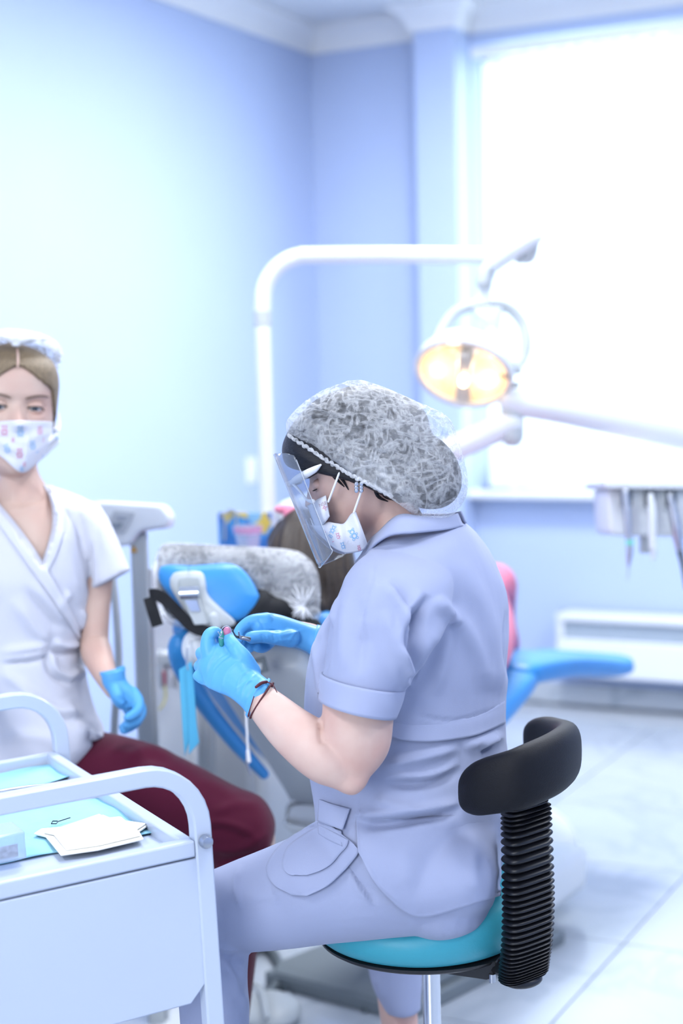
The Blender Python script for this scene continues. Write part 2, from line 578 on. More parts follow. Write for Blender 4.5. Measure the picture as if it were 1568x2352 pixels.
# floor tiles, each its own slab
TS = 0.6
t_anchor = on_plane(1432, 2167, Vector((0, 0, 0)), Z)
qa = (t_anchor - C0).dot(V) % TS; qb = -(t_anchor - C0).dot(U) % TS
tile_me = to_mesh('tile', box(Vector((0, 0, -0.006)), V * (TS / 2 - 0.0022), U * (TS / 2 - 0.0022), Z * 0.006))
tile_me.materials.append(MARBLE)
fl_org = origin_of(floor)
for i in range(-1, int(LA / TS) + 1):
    for j in range(-1, int(LB / TS) + 1):
        a = qa + (i + 0.5) * TS; b = qb + (j + 0.5) * TS
        if a < 0.05 or a > LA or b < 0.05 or b > LB: continue
        o = bpy.data.objects.new('tile', tile_me); COL.objects.link(o); o.parent = floor
        o.location = W(a, b, 0) - fl_org

# crown moulding: a profiled strip along walls and round the pilaster
def moulding(name, path, label):
    """path: plan points (a, b) with the room on the right-hand side of travel"""
    prof = [(0.0, 0.105), (0.012, 0.105), (0.02, 0.09), (0.03, 0.062), (0.055, 0.035), (0.078, 0.022), (0.09, 0.012), (0.09, 0.0), (0, 0)]
    rs = []
    n = len(path)
    for k, (a, b) in enumerate(path):
        p = Vector((a, b))
        d0 = (p - Vector(path[k - 1])).normalized() if k > 0 else None
        d1 = (Vector(path[k + 1]) - p).normalized() if k < n - 1 else None
        nd = []
        for dd in (d0, d1):
            if dd is not None: nd.append(Vector((-dd.y, dd.x)))
        nn = nd[0] if len(nd) == 1 else (nd[0] + nd[1]).normalized() / max(0.3, math.sqrt((1 + nd[0].dot(nd[1])) / 2))
        rs.append([W(a + nn.x * o, b + nn.y * o, H - h) for o, h in prof])
    return obj(name, rings(rs), PLASTER, kind='structure', label=label, smooth=30)
moulding('trim_1', [(0.0, 0.0), (pa0, 0.0), (pa0, 0.16), (pa1, 0.16), (pa1, 0.0), (LA, 0.0)], 'white crown moulding above the window wall')
moulding('trim_2', [(0.0, LB), (0.0, 0.0)], 'white crown moulding along the left wall')
obj('baseboard_window', join(wbox(0, pa0, 0, 0.014, 0, 0.09), wbox(pa0 - 0.014, pa1 + 0.014, 0, 0.174, 0, 0.09), wbox(pa1, LA, 0, 0.014, 0, 0.09)), marble('grey marble skirting', '#c6ced8', '#a9b4c1'), kind='structure', label='grey marble skirting under the window')
obj('baseboard_left', wbox(0, 0.014, 0, LB, 0, 0.09), MATS['grey marble skirting'], kind='structure')

# window: frame, mullion, panes, sill
win = thing('window_1', 'tall bright window behind a white vertical blind', 'window', W((wa0 + wa1) / 2, -0.2, sill_z), kind='structure')
del win['category']
fb0, fb1 = -0.22, -0.16
bars = [(wa0, wa0 + 0.06, sill_z, head_z), (wa1 - 0.06, wa1, sill_z, head_z), (wa0, wa1, sill_z, sill_z + 0.06), (wa0, wa1, head_z - 0.06, head_z)]
for a0, a1, z0, z1 in bars:
    obj('window_frame', wbox(a0, a1, fb0, fb1, z0, z1), FRAME_WHITE, win, bevel=0.004)
am = (wa0 + wa1) / 2
obj('mullion', wbox(am - 0.05, am + 0.05, fb0, fb1, sill_z + 0.06, head_z - 0.06), FRAME_WHITE, win, bevel=0.004)
GLASS = clear_mat('window glass', '#f4fbff', 0.02)
for a0, a1 in ((wa0 + 0.06, am - 0.05), (am + 0.05, wa1 - 0.06)):
    obj('pane', wbox(a0, a1, -0.195, -0.187, sill_z + 0.06, head_z - 0.06), GLASS, win)
obj('sill', wbox(wa0 - 0.05, wa1 + 0.05, -0.16, 0.11, sill_z - 0.035, sill_z), FRAME_WHITE, win, bevel=0.012, seg=3)

# vertical blind in front of the opening
bl = thing('vertical_blind', 'white vertical slat blind hanging over the bright window', 'blind', W((wa0 + wa1) / 2, 0.06, sill_z + 0.02))
slat_m = bpy.data.materials.new('translucent blind fabric'); slat_m.use_nodes = True
nt = slat_m.node_tree; nt.nodes.remove(nt.nodes['Principled BSDF'])
df = nt.nodes.new('ShaderNodeBsdfDiffuse'); tl = nt.nodes.new('ShaderNodeBsdfTranslucent'); mx = nt.nodes.new('ShaderNodeMixShader')
wv = nt.nodes.new('ShaderNodeTexNoise'); wv.inputs['Scale'].default_value = 90
rp = nt.nodes.new('ShaderNodeValToRGB'); rp.color_ramp.elements[0].color = (0.86, 0.9, 0.95, 1); rp.color_ramp.elements[1].color = (0.93, 0.96, 1, 1)
tcx = nt.nodes.new('ShaderNodeTexCoord'); nt.links.new(tcx.outputs['Object'], wv.inputs['Vector']); nt.links.new(wv.outputs['Fac'], rp.inputs[0])
nt.links.new(rp.outputs[0], df.inputs[0]); nt.links.new(rp.outputs[0], tl.inputs[0])
mx.inputs[0].default_value = 0.6
nt.links.new(df.outputs[0], mx.inputs[1]); nt.links.new(tl.outputs[0], mx.inputs[2]); nt.links.new(mx.outputs[0], nt.nodes['Material Output'].inputs[0])
rail_z = wall_hit(1110, 122)[1]
ba0 = wall_hit(1122, 500)[0]
obj('rail', wbox(ba0 - 0.04, wa1 + 0.06, 0.03, 0.08, rail_z - 0.03, rail_z + 0.012), FRAME_WHITE, bl, bevel=0.006)
sw = 0.089
top_z, bot_z = rail_z - 0.05, sill_z + 0.015
prof = []
cols = 7
v = []
tilt = math.radians(16)
for zz in (bot_z, top_z):
    for k in range(cols):
        t = (k / (cols - 1) - 0.5)
        v.append(V * (t * sw * math.cos(tilt)) - U * (t * sw * math.sin(tilt) + 0.006 * math.cos(t * math.pi)) + Z * (zz - (sill_z + 0.02)))
slat_vf = (v, [(k, k + 1, cols + k + 1, cols + k) for k in range(cols - 1)])
slat_me = to_mesh('slat', slat_vf); slat_me.materials.append(slat_m)
for p in slat_me.polygons: p.use_smooth = True
hang_me = to_mesh('hanger', box(Vector((0, 0, top_z + 0.012 - sill_z - 0.02)), V * 0.008, U * 0.004, Z * 0.014)); hang_me.materials.append(FRAME_WHITE)
ns = int((wa1 + 0.05 - ba0) / 0.078)
for k in range(ns):
    for nm, me in (('slat', slat_me), ('hanger', hang_me)):
        o = bpy.data.objects.new(nm, me); COL.objects.link(o); o.parent = bl
        o.location = W(ba0 + 0.045 + k * 0.078, 0.06, sill_z + 0.02) - bl.location

day = area_light('daylight_through_window', W(am, -0.75, (sill_z + head_z) / 2), W(am, 1.0, (sill_z + head_z) / 2), 2.2, 2.4, WINDOW_W, (0.93, 0.97, 1.0))

# unseen window added in the rear wall to carry frontal fill light
fill_win = thing('fill_window', 'second window in the wall behind the camera', 'window', W(2.5, LB + .1, w2z0), kind='structure')
del fill_win['category']
for a0_, a1_, z0_, z1_ in ((w2a0, w2a0 + .06, w2z0, w2z1), (w2a1 - .06, w2a1, w2z0, w2z1), (w2a0, w2a1, w2z0, w2z0 + .06), (w2a0, w2a1, w2z1 - .06, w2z1)):
    obj('window_frame', wbox(a0_, a1_, LB + .08, LB + .14, z0_, z1_), FRAME_WHITE, fill_win)
for a0_, a1_ in ((w2a0 + .06, 2.47), (2.53, w2a1 - .06)):
    obj('pane', wbox(a0_, a1_, LB + .105, LB + .113, w2z0 + .06, w2z1 - .06), GLASS, fill_win)
obj('mullion', wbox(2.47, 2.53, LB + .08, LB + .14, w2z0 + .06, w2z1 - .06), FRAME_WHITE, fill_win)
area_light('rear_window_fill', W(2.5, LB - .02, (w2z0 + w2z1) / 2), W(2.5, 0, 1.4), 1.9, 1.6, REAR_FILL_W, (0.97, 0.985, 1.0))  # area light just inside the added window, brightens faces from the front

# radiator under the window
ra0 = wall_hit(1300, 1470)[0]
rz0, rz1 = wall_hit(1450, 1549)[1], wall_hit(1450, 1404)[1]
rad = thing('radiator', 'low white panel radiator on the wall under the window', 'radiator', W(ra0 + 0.7, 0.08, rz0))
obj('casing', join(wbox(ra0, ra0 + 1.5, 0.03, 0.13, rz0, rz1 - 0.11), wbox(ra0, ra0 + 0.03, 0.03, 0.13, rz1 - 0.11, rz1), wbox(ra0, ra0 + 1.5, 0.03, 0.135, rz1 - 0.035, rz1)), FRAME_WHITE, rad, bevel=0.008)
obj('grille', wbox(ra0 + 0.03, ra0 + 1.5, 0.03, 0.115, rz1 - 0.11, rz1 - 0.035), mat('grey radiator grille', '#aebccb', 0.5, var=0.1, vscale=40), rad)
for k in range(2):
    obj('wall_bracket', wbox(ra0 + 0.25 + k * 0.9, ra0 + 0.29 + k * 0.9, 0.002, 0.05, rz0 + 0.02, rz1 - 0.05), FRAME_WHITE, rad)

# wall switch by the lamp pole
sp = on_plane(577, 1080, C0, V)
sw_o = thing('wall_switch', 'small white switch plate on the left wall by the pole', 'switch', sp)
obj('plate', box(sp, V * 0.006, U * 0.04, Z * 0.055), FRAME_WHITE, sw_o, bevel=0.004)
obj('rocker', box(sp + V * 0.008, V * 0.003, U * 0.022, Z * 0.03), FRAME_WHITE, sw_o, bevel=0.002)

# ceiling light panels (in the ceiling, above the frame)
LED = mat('lit diffuser', '#ffffff', 0.5, emit='#eef5ff', estr=6.0, var=0.01)
LAMPS = ((1.6, 1.7, 2.1, 'ceiling light panel nearest the left wall and window'), (1.6, 3.4, 1.2, 'ceiling light panel above the seated assistant'), (3.4, 2.0, 1.1, 'ceiling light panel nearest the window'),
         (3.2, 4.6, 0.5, 'ceiling light panel above the dentist and stool'), (4.7, 3.4, 1.0, 'ceiling light panel by the right wall'), (1.4, 6.2, 0.8, 'ceiling light panel above the left foreground'), (3.4, 7.4, 0.6, 'ceiling light panel behind the camera'))  # last panel is added above and behind the camera as frontal fill
for k, (a, b, pw, lab) in enumerate(LAMPS):
    c = W(a, b, H - 0.02)
    t = thing('ceiling_lamp', 'square white ' + lab, 'lamp', c, group='ceiling light panels')
    fr = [wbox(a - 0.31, a + 0.31, b - 0.31, b - 0.285, H - 0.03, H), wbox(a - 0.31, a + 0.31, b + 0.285, b + 0.31, H - 0.03, H),
          wbox(a - 0.31, a - 0.285, b - 0.285, b + 0.285, H - 0.03, H), wbox(a + 0.285, a + 0.31, b - 0.285, b + 0.285, H - 0.03, H)]
    obj('frame', join(*fr), FRAME_WHITE, t)
    obj('diffuser', wbox(a - 0.285, a + 0.285, b - 0.285, b + 0.285, H - 0.014, H - 0.004), LED, t)
    l = area_light('panel_light', W(a, b, H - 0.035), W(a, b, 0), 0.56, 0.56, LAMP_W * pw, (0.965, 0.98, 1.0))

# ================================================================== people: shared builders
SKIN = mat('fair skin', '#dcbfb4', 0.5, spec=0.35, var=0.08, vscale=14, var_col='#d3a89d', bump=0.06, bscale=400)
SKIN2 = mat('pale skin', '#d2b8ab', 0.5, spec=0.3, var=0.08, vscale=12, var_col='#d4ac9f')
GLOVE = mat('blue nitrile glove', '#5fb0ef', 0.42, spec=0.4, var=0.06, vscale=20, bump=0.12, bscale=160)
LILAC = mat('lilac cotton', '#a5aece', 0.8, spec=0.15, var=0.04, vscale=5, bump=0.12, bscale=900, sheen=0.15)
TUNIC = mat('white cotton tunic', '#d8dae8', 0.8, spec=0.15, var=0.03, vscale=6, bump=0.1, bscale=700, sheen=0.1)
MAROON = mat('maroon cotton', '#561530', 0.8, spec=0.12, var=0.2, vscale=5, bump=0.15, bscale=700, sheen=0.15)
BLACK_HAIR = mat('black hair', '#14141c', 0.45, spec=0.4, var=0.5, vscale=60, stretch=(1, 1, 8), bump=0.5, bscale=160)
BLOND_HAIR = mat('dark blond hair', '#8f7d63', 0.5, spec=0.4, var=0.5, vscale=70, stretch=(6, 6, 1), var_col='#5d4d3c', bump=0.4, bscale=200)
BROWN_HAIR = mat('brown hair', '#352820', 0.5, spec=0.35, var=0.5, vscale=50, stretch=(5, 5, 1), var_col='#1f1713', bump=0.5, bscale=120)
def cap_mat(name, base, ridge, fine):
    """non-woven: fine fibres, and brighter lines where the gathers double the layer"""
    m = bpy.data.materials.new(name); m.use_nodes = True
    nt = m.node_tree; b = nt.nodes['Principled BSDF']
    b.inputs['Base Color'].default_value = (*rgb('#f2f5fb'), 1); b.inputs['Roughness'].default_value = 0.6
    b.inputs['Specular IOR Level'].default_value = 0.3
    tc = nt.nodes.new('ShaderNodeTexCoord')
    def nz(scale, stretch, rot, dist, detail):
        mp = nt.nodes.new('ShaderNodeMapping'); mp.inputs['Scale'].default_value = stretch; mp.inputs['Rotation'].default_value = rot
        n = nt.nodes.new('ShaderNodeTexNoise'); n.inputs['Scale'].default_value = scale; n.inputs['Detail'].default_value = detail; n.inputs['Distortion'].default_value = dist
        nt.links.new(tc.outputs['Object'], mp.inputs[0]); nt.links.new(mp.outputs[0], n.inputs['Vector'])
        return n.outputs['Fac']
    def math_(op, a, bb):
        q = nt.nodes.new('ShaderNodeMath'); q.operation = op
        for i, x in enumerate((a, bb)):
            if isinstance(x, (int, float)): q.inputs[i].default_value = x
            else: nt.links.new(x, q.inputs[i])
        return q.outputs[0]
    def line(fac, w):
        d = math_('ABSOLUTE', math_('SUBTRACT', fac, 0.5), 0)
        return math_('MAXIMUM', math_('SUBTRACT', 1.0, math_('DIVIDE', d, w)), 0.0)
    f = nz(170, (1, 1, 1), (0, 0, 0), 0.3, 4)
    l1 = line(nz(26, (1, .6, 2.2), (0, .55, 0), 0.5, 5), 0.085)
    l2 = line(nz(24, (2.2, .6, 1), (0, .7, 0), 0.5, 5), 0.075)
    bl = nz(14, (1, 1, 1), (0, 0, 0), 0.2, 2)
    a = math_('ADD', base, math_('MULTIPLY', math_('SUBTRACT', f, 0.5), fine))
    a = math_('ADD', a, math_('MULTIPLY', math_('SUBTRACT', bl, 0.5), 0.55))
    a = math_('ADD', a, math_('MULTIPLY', math_('MAXIMUM', l1, l2), ridge))
    a = math_('MINIMUM', math_('MAXIMUM', a, 0.06), 0.96)
    nt.links.new(a, b.inputs['Alpha'])
    bp = nt.nodes.new('ShaderNodeBump'); bp.inputs['Strength'].default_value = 0.5; bp.inputs['Distance'].default_value = 0.003
    nt.links.new(a, bp.inputs['Height']); nt.links.new(bp.outputs[0], b.inputs['Normal'])
    MATS[name] = m
    return m
CAP = cap_mat('white non-woven cap', 0.17, 0.24, 0.42)
STRAP = mat('white elastic', '#f2f4fa', 0.6, var=0.03, vscale=80)
EYEWHITE = mat('eye white', '#e4e2e4', 0.2, var=0.02)
IRIS = mat('blue grey iris', '#4b5a68', 0.15, var=0.2, vscale=200)
LASH = mat('dark lashes and brows', '#4a3d38', 0.7, var=0.2, vscale=100)
BROW = mat('light brown brows', '#7b675c', 0.7, var=0.2, vscale=100)
PINK_PRINT = mat('pink print', '#dd8fae', 0.7, var=0.1, vscale=50)
BLUE_PRINT = mat('blue print', '#8cc0ef', 0.7, var=0.1, vscale=50)
GREY_PRINT = mat('grey print', '#b9a3ad', 0.7, var=0.1, vscale=50)
MASKCLOTH = mat('white mask fabric', '#dfe2ee', 0.75, spec=0.2, var=0.03, vscale=20, bump=0.15, bscale=500)

HEAD_ROWS = [(-0.02, .05, .34, -.22), (0.00, .10, .39, -.12), (0.06, .175, .425, -.0), (.15, .235, .42, .10), (.25, .275, .412, .2), (.35, .30, .40, .30), (.45, .318, .388, .38),
             (.52, .325, .385, .42), (.60, .33, .405, .44), (.70, .335, .41, .45), (.80, .32, .38, .43), (.88, .275, .31, .37), (.95, .18, .2, .26), (1.0, .05, .05, .08)]

def head_mesh(face=True, rows=80, cols=88):
    """unit head: z 0 chin..1 crown, +y face, x to the person's left... returns verts (np) in head heights"""
    st = crom(HEAD_ROWS, rows)
    v = []
    for z, w, f, b in st:
        for j in range(cols):
            a = 2 * math.pi * j / cols
            s, c = math.sin(a), math.cos(a)
            y = f * sgnpow(s, 0.85) if s >= 0 else b * s
            x = w * sgnpow(c, 0.85)
            v.append((x, y, z))
    v = np.array(v)
    if face:
        x, y, z = v.T
        front = np.clip(y / 0.3, 0, 1)
        g = lambda x0, z0, sx, sz: np.exp(-((x - x0) / sx) ** 2 - ((z - z0) / sz) ** 2)
        dy = 0
        nose_h = np.clip((0.545 - z) / 0.185, 0, 1) * np.clip((z - 0.30) / 0.045, 0, 1)
        dy = dy + 0.125 * nose_h * np.exp(-(x / (0.035 + 0.03 * np.clip((0.5 - z) / 0.15, 0, 1))) ** 2)
        for s in (-1, 1):
            dy = dy - 0.045 * g(0.135 * s, 0.505, 0.075, 0.045)
            dy = dy + 0.014 * g(0.13 * s, 0.595, 0.10, 0.03)
            dy = dy + 0.012 * g(0.19 * s, 0.42, 0.07, 0.06)
        dy = dy + 0.02 * g(0, 0.22, 0.09, 0.018) + 0.018 * g(0, 0.175, 0.08, 0.02) - 0.012 * g(0, 0.2, 0.1, 0.008) - 0.01 * g(0, 0.13, 0.1, 0.03)
        v[:, 1] += dy * front
    return v, grid_faces(rows, cols)

def head_frame(chin, crown, face_dir):
    """matrix from unit head space to the world"""
    up = (Vector(crown) - Vector(chin)); h = up.length; up.normalize()
    fd = Vector(face_dir); fd = (fd - up * fd.dot(up)).normalized()
    rt = fd.cross(up).normalized()          # x axis: the person's right-hand side when y is forward, z up
    m = Matrix((rt, fd, up)).transposed().to_4x4()
    m = Matrix.Translation(chin) @ m @ Matrix.Scale(h, 4)
    return m

def xf(m, vf):
    return [m @ Vector(p) for p in vf[0]], vf[1]

def ear_mesh(side, ox=0.335):
    c = Vector((ox * side, -0.03, 0.46))
    e = ellipsoid(c, Vector((0.035 * side, -0.02, 0)), Vector((0.03, 0.075, -0.02)), Vector((0, -0.03, 0.145)), 16, 12)
    l = ellipsoid(c + Vector((0.0, 0.03, -0.115)), Vector((0.025, 0, 0)), Vector((0, 0.04, 0)), Vector((0, 0, 0.045)), 12, 8)
    return join(e, l)

def bear(cx, cy, s, ang=0):
    """little toy bear outline as discs in a plane: list of (x, y, r)"""
    pts = [(0, 0, .30), (-.26, .26, .13), (.26, .26, .13), (0, -.52, .34), (-.36, -.40, .14), (.36, -.40, .14), (-.24, -.86, .16), (.24, -.86, .16)]
    ca, sa = math.cos(ang), math.sin(ang)
    return [(cx + s * (x * ca - y * sa), cy - s * (x * sa + y * ca), r * s) for x, y, r in pts]

def print_on(tree, shapes, off=0.0008, n=10):
    """flat printed rings laid on a surface, given as pixel discs"""
    out = []
    for cx, cy, r in shapes:
        ok = True; ri, ro = [], []
        for j in range(n):
            a = 2 * math.pi * j / n
            for rr, lst in ((r * 0.62, ri), (r, ro)):
                x, y = cx + rr * math.cos(a), cy + rr * math.sin(a)
                d = (P(x, y, 1) - CAM).normalized()
                h = tree.ray_cast(CAM, d)
                if h[0] is None: ok = False; break
                lst.append(h[0] - d * off)
            if not ok: break
        if ok:
            v = ri + ro
            out.append((v, [(j, (j + 1) % n, n + (j + 1) % n, n + j) for j in range(n)]))
    return join(*out) if out else None

def finger(pts, radii, cols=14):
    return tube(pts, radii, rows=len(pts) * 5, cols=cols)

def ankle(p, z=0.085):
    p = Vector(p); return Vector((p.x, p.y, z))
def shoe(a, toe, name, m, parent):
    """closed clog on the floor below ankle a, pointing along toe"""
    t = Vector((toe[0], toe[1], 0)).normalized(); w = t.cross(Vector((0, 0, 1)))
    c = Vector((a.x, a.y, 0))
    rs_ = []
    for s_, hw, hh in ((-.065, .012, .02), (-.06, .03, .045), (-.03, .036, .055), (.02, .038, .052), (.08, .044, .042), (.13, .044, .032), (.165, .03, .024), (.178, .01, .016)):
        rs_.append([c + t * s_ + w * (hw * sgnpow(math.cos(2 * math.pi * j / 20), .7)) + Vector((0, 0, hh + .002 + hh * sgnpow(math.sin(2 * math.pi * j / 20), .7))) for j in range(20)])
    return obj(name, rings(rs_), m, parent, smooth=180)
CLOG = mat('white clog', '#e6e8ee', 0.4, var=0.05, vscale=20)

# ================================================================== the dentist on the stool
HD = 2.24
dentist = thing('person', 'woman in lilac scrubs, cap and clear face shield seated on the teal stool', 'person', P(985, 2140, 2.28) * 1.0)
chin, crown = P(888, 1198, HD), P(761, 916, HD)
hm = head_frame(chin, crown, P(712, 1279, HD + 0.012) - P(894, 1197, HD))
head = xf(hm, head_mesh())
ears = join(xf(hm, ear_mesh(-1)), xf(hm, ear_mesh(1)))
neck = sil([(812, 1120, 940, 1080, HD + .01, .05), (822, 1180, 950, 1140, HD + .015, .052), (840, 1240, 985, 1200, HD + .02, .058), (850, 1300, 1060, 1260, HD + .03, .08)], 14, 20)
core = sil([(920, 1210, 1030, 1205, 2.28, .04), (880, 1290, 1090, 1280, 2.29, .10), (840, 1420, 1100, 1420, 2.29, .12), (830, 1640, 1080, 1640, 2.29, .11), (840, 1850, 1080, 1850, 2.29, .11), (860, 2040, 1080, 2040, 2.29, .12)], 24, 20, skew=0.25)
# near arm: upper arm out of the sleeve, bent elbow, forearm to the wrist
ua = ptube([(900, 1420, 2.11), (835, 1560, 2.075), (822, 1640, 2.06), (818, 1715, 2.05), (806, 1783, 2.045)], [84, 84, 83, 76, 40], rows=40, cols=28)
fa = ptube([(804, 1786, 2.045), (768, 1752, 2.05), (722, 1718, 2.06), (668, 1676, 2.08), (624, 1634, 2.1), (596, 1606, 2.118), (584, 1594, 2.125)], [40, 61, 64, 56, 47, 39, 34], rows=44, cols=28)
# far arm
fua = ptube([(1010, 1400, 2.44), (930, 1540, 2.49), (860, 1640, 2.5)], [50, 46, 44], rows=20, cols=18)
ffa = ptube([(850, 1640, 2.5), (790, 1540, 2.42), (730, 1470, 2.34), (690, 1452, 2.31)], [48, 42, 30, 26], rows=20, cols=18)
calf = ptube([(905, 2230, 2.73), (915, 2330, 2.72), (930, 2480, 2.7), (935, 2640, 2.68)], [46, 44, 34, 28], rows=20, cols=18)
pelvis = sil([(880, 1980, 1080, 1980, 2.28, .12), (900, 2070, 1060, 2070, 2.28, .10)], 8, 16)
nthigh = ptube([(1040, 2010, 2.22), (760, 2040, 2.2), (490, 2090, 2.2)], [70, 70, 50], rows=18, cols=16)
nshin = ptube([(490, 2090, 2.2), (490, 2350, 2.22), (490, 2700, 2.24)], [50, 44, 34], rows=18, cols=16)
fthigh = ptube([(1010, 2030, 2.38), (930, 2060, 2.6), (880, 2110, 2.75)], [56, 54, 45], rows=14, cols=16)
fshin = ptube([(870, 2110, 2.75), (905, 2260, 2.73)], [55, 46], rows=8, cols=16)
nank, fank = ankle(P(490, 2700, 2.24)), ankle(P(935, 2640, 2.68))
nfoot = tube([P(490, 2660, 2.24), nank, nank + Vector((-.04, .01, -.04)), nank + Vector((-.12, .03, -.055))], [.028, .03, .028, .02], cols=14)
ffoot = tube([P(934, 2600, 2.685), fank, fank + Vector((-.03, .03, -.04)), fank + Vector((-.08, .09, -.055))], [.026, .03, .028, .02], cols=14)
body = remesh(join(nfoot, ffoot, head, ears, neck, core, ua, fa, fua, ffa, calf, pelvis, nthigh, nshin, fthigh, fshin), 0.0034, 5)
body = folds(body, [([(738, 1650), (736, 1690), (742, 1712)], -5, 5), ([(742, 1700), (760, 1722)], -2, 5), ([(800, 1830), (850, 1780)], 1.5, 14)])
obj('body', body, SKIN, dentist, smooth=180)
skull_tree = bvh(body)

# eye (lowered lid with lashes), brow, earring
def head_pt(x, y, z): return hm @ Vector((x, y, z))
for s in (-1, 1):
    ec = head_pt(0.135 * s, 0.335, 0.45)
    hs = (crown - chin).length
    obj('eyelid', ellipsoid(ec, (hm.to_3x3() @ Vector((0.068, 0, 0))), (hm.to_3x3() @ Vector((0, 0.05, 0))), (hm.to_3x3() @ Vector((0, 0, 0.05)))), SKIN, dentist, smooth=180)
    lp = [head_pt(0.135 * s + 0.07 * math.sin(a), 0.335 + 0.052 * math.cos(a) + 0.004, 0.43) for a in np.linspace(-1.2, 1.2, 7)]
    obj('eyelash', tube(lp, 0.0016, cols=6, flat=0.5), LASH, dentist)
    bp = [head_pt(0.135 * s + 0.1 * t, 0.412 - 0.05 * t * t - 0.07 * max(0, t * s) ** 2, 0.555 - 0.02 * abs(t)) for t in np.linspace(-1, 1, 7)]
    obj('eyebrow', tube(bp, [0.001, .0028, .0032, .0032, .003, .0025, .001], cols=6), LASH, dentist)

# hair under the cap: black front hair, temple hair and the bun at the back
hair_sk = sil([(800, 888, 858, 885, HD, .03), (728, 917, 918, 908, HD, .065), (678, 964, 982, 970, HD, .08), (650, 1014, 1000, 1045, HD, .083),
               (648, 1050, 985, 1090, HD, .083), (664, 1074, 970, 1125, HD, .082), (715, 1084, 945, 1150, HD, .08), (775, 1090, 920, 1160, HD, .074)], 40, 40, e=0.9)
bun = ellipsoid(P(962, 1075, HD + .01), (P(1062, 1140, HD) - P(962, 1075, HD)) * .93, FWD * .072, (P(925, 1150, HD) - P(962, 1075, HD)) * 1.0)
top_h = ellipsoid(P(850, 975, HD), RGT * .085, FWD * .08, UPV * .05)
hair = remesh(join(hair_sk, bun, top_h), 0.004, 6)
hair = folds(hair, [([(655, 1020), (700, 1050), (760, 1075)], 1.5, 5), ([(652, 1035), (690, 1062), (740, 1082)], -1.2, 4), ([(668, 1005), (720, 1045), (790, 1080)], -1.2, 4), ([(660, 1055), (700, 1074), (735, 1082)], 1.0, 3)])
obj('hair', hair, BLACK_HAIR, dentist, smooth=180)
for k, pl in enumerate((((770, 1085), (785, 1100), (800, 1125)), ((760, 1083), (772, 1100), (790, 1118)), ((865, 1115), (885, 1140), (905, 1150)), ((858, 1112), (868, 1140), (890, 1152)), ((775, 1075), (800, 1100), (815, 1110)))):
    cvp = []
    for x, y in pl:
        r = (P(x, y, 1) - CAM).normalized(); h = skull_tree.ray_cast(CAM, r)
        cvp.append(h[0] - r * 0.002 if h[0] else P(x, y, HD - .07))
    obj('hair_strand', tube(cvp, [0.0035, 0.0025, 0.0006], cols=6, rows=10), BLACK_HAIR, dentist)

# bouffant cap
cap_st = [(795, 876, 835, 874, HD, .015), (738, 899, 888, 893, HD, .05), (690, 932, 965, 928, HD, .078), (662, 962, 1028, 960, HD, .092), (657, 980, 1052, 1015, HD, .098), (662, 999, 1072, 1092, HD, .10),
          (684, 1016, 1068, 1142, HD, .101), (716, 1036, 1035, 1186, HD, .10), (752, 1056, 985, 1202, HD, .096), (796, 1078, 945, 1182, HD, .09), (835, 1096, 918, 1160, HD, .084)]
cap = sil(cap_st, 150, 190, e=0.8, cap1=False)
cap = (np.array([tuple(p) for p in cap[0]]), cap[1])
rng = random.Random(3)
cap_str = []
for k in range(34):         # gathers running back from the elastic edge
    t = k / 33
    bx, by = 668 + t * 235, 1000 + t * 142
    L = 45 + 50 * rng.random()
    ax, ay = bx + 0.30 * L + 20 * t, by - L * (0.95 - 0.5 * t)
    cap_str.append(([(bx, by), ((bx + ax) / 2 + 3, (by + ay) / 2), (ax, ay)], rng.choice((2.2, 1.8, -1.6)), 3.5))
for k in range(46):         # crossing wrinkles over the crown
    x = 690 + 330 * rng.random(); y = 920 + 200 * rng.random()
    a = math.radians(rng.choice((25, 32, 38, -30, -38)))
    L = 50 + 60 * rng.random()
    cap_str.append(([(x - L * math.cos(a) / 2, y - L * math.sin(a) / 2), (x, y + 4), (x + L * math.cos(a) / 2, y + L * math.sin(a) / 2)], rng.choice((2.4, 1.8, -2)), 4.0))
for k in range(7):          # long pulls along the top
    o = k * 9
    cap_str.append(([(700, 935 + o), (800, 884 + o), (900, 905 + o), (1000, 955 + o * 1.4)], 1.6, 3))
cap = folds(cap, cap_str)
obj('cap', cap, CAP, dentist, smooth=180, label='white gathered non-woven cap')
edge = []
for k in range(60):
    t = k / 59
    x, y = 662 + t * 240, 999 + t * 142 + 7 * math.sin(t * 3.1)
    dd = HD - (.025 + .078 * math.sin(math.pi * (.04 + .78 * t)) ** .8)
    edge.append(P(x + 1.5 * math.sin(k * 1.9), y + 2 * math.sin(k * 2.3), dd))
obj('cap_elastic', tube(edge, [0.0024 + 0.0007 * math.sin(k * 2.1) for k in range(60)], rows=180, cols=8), CAP, dentist)

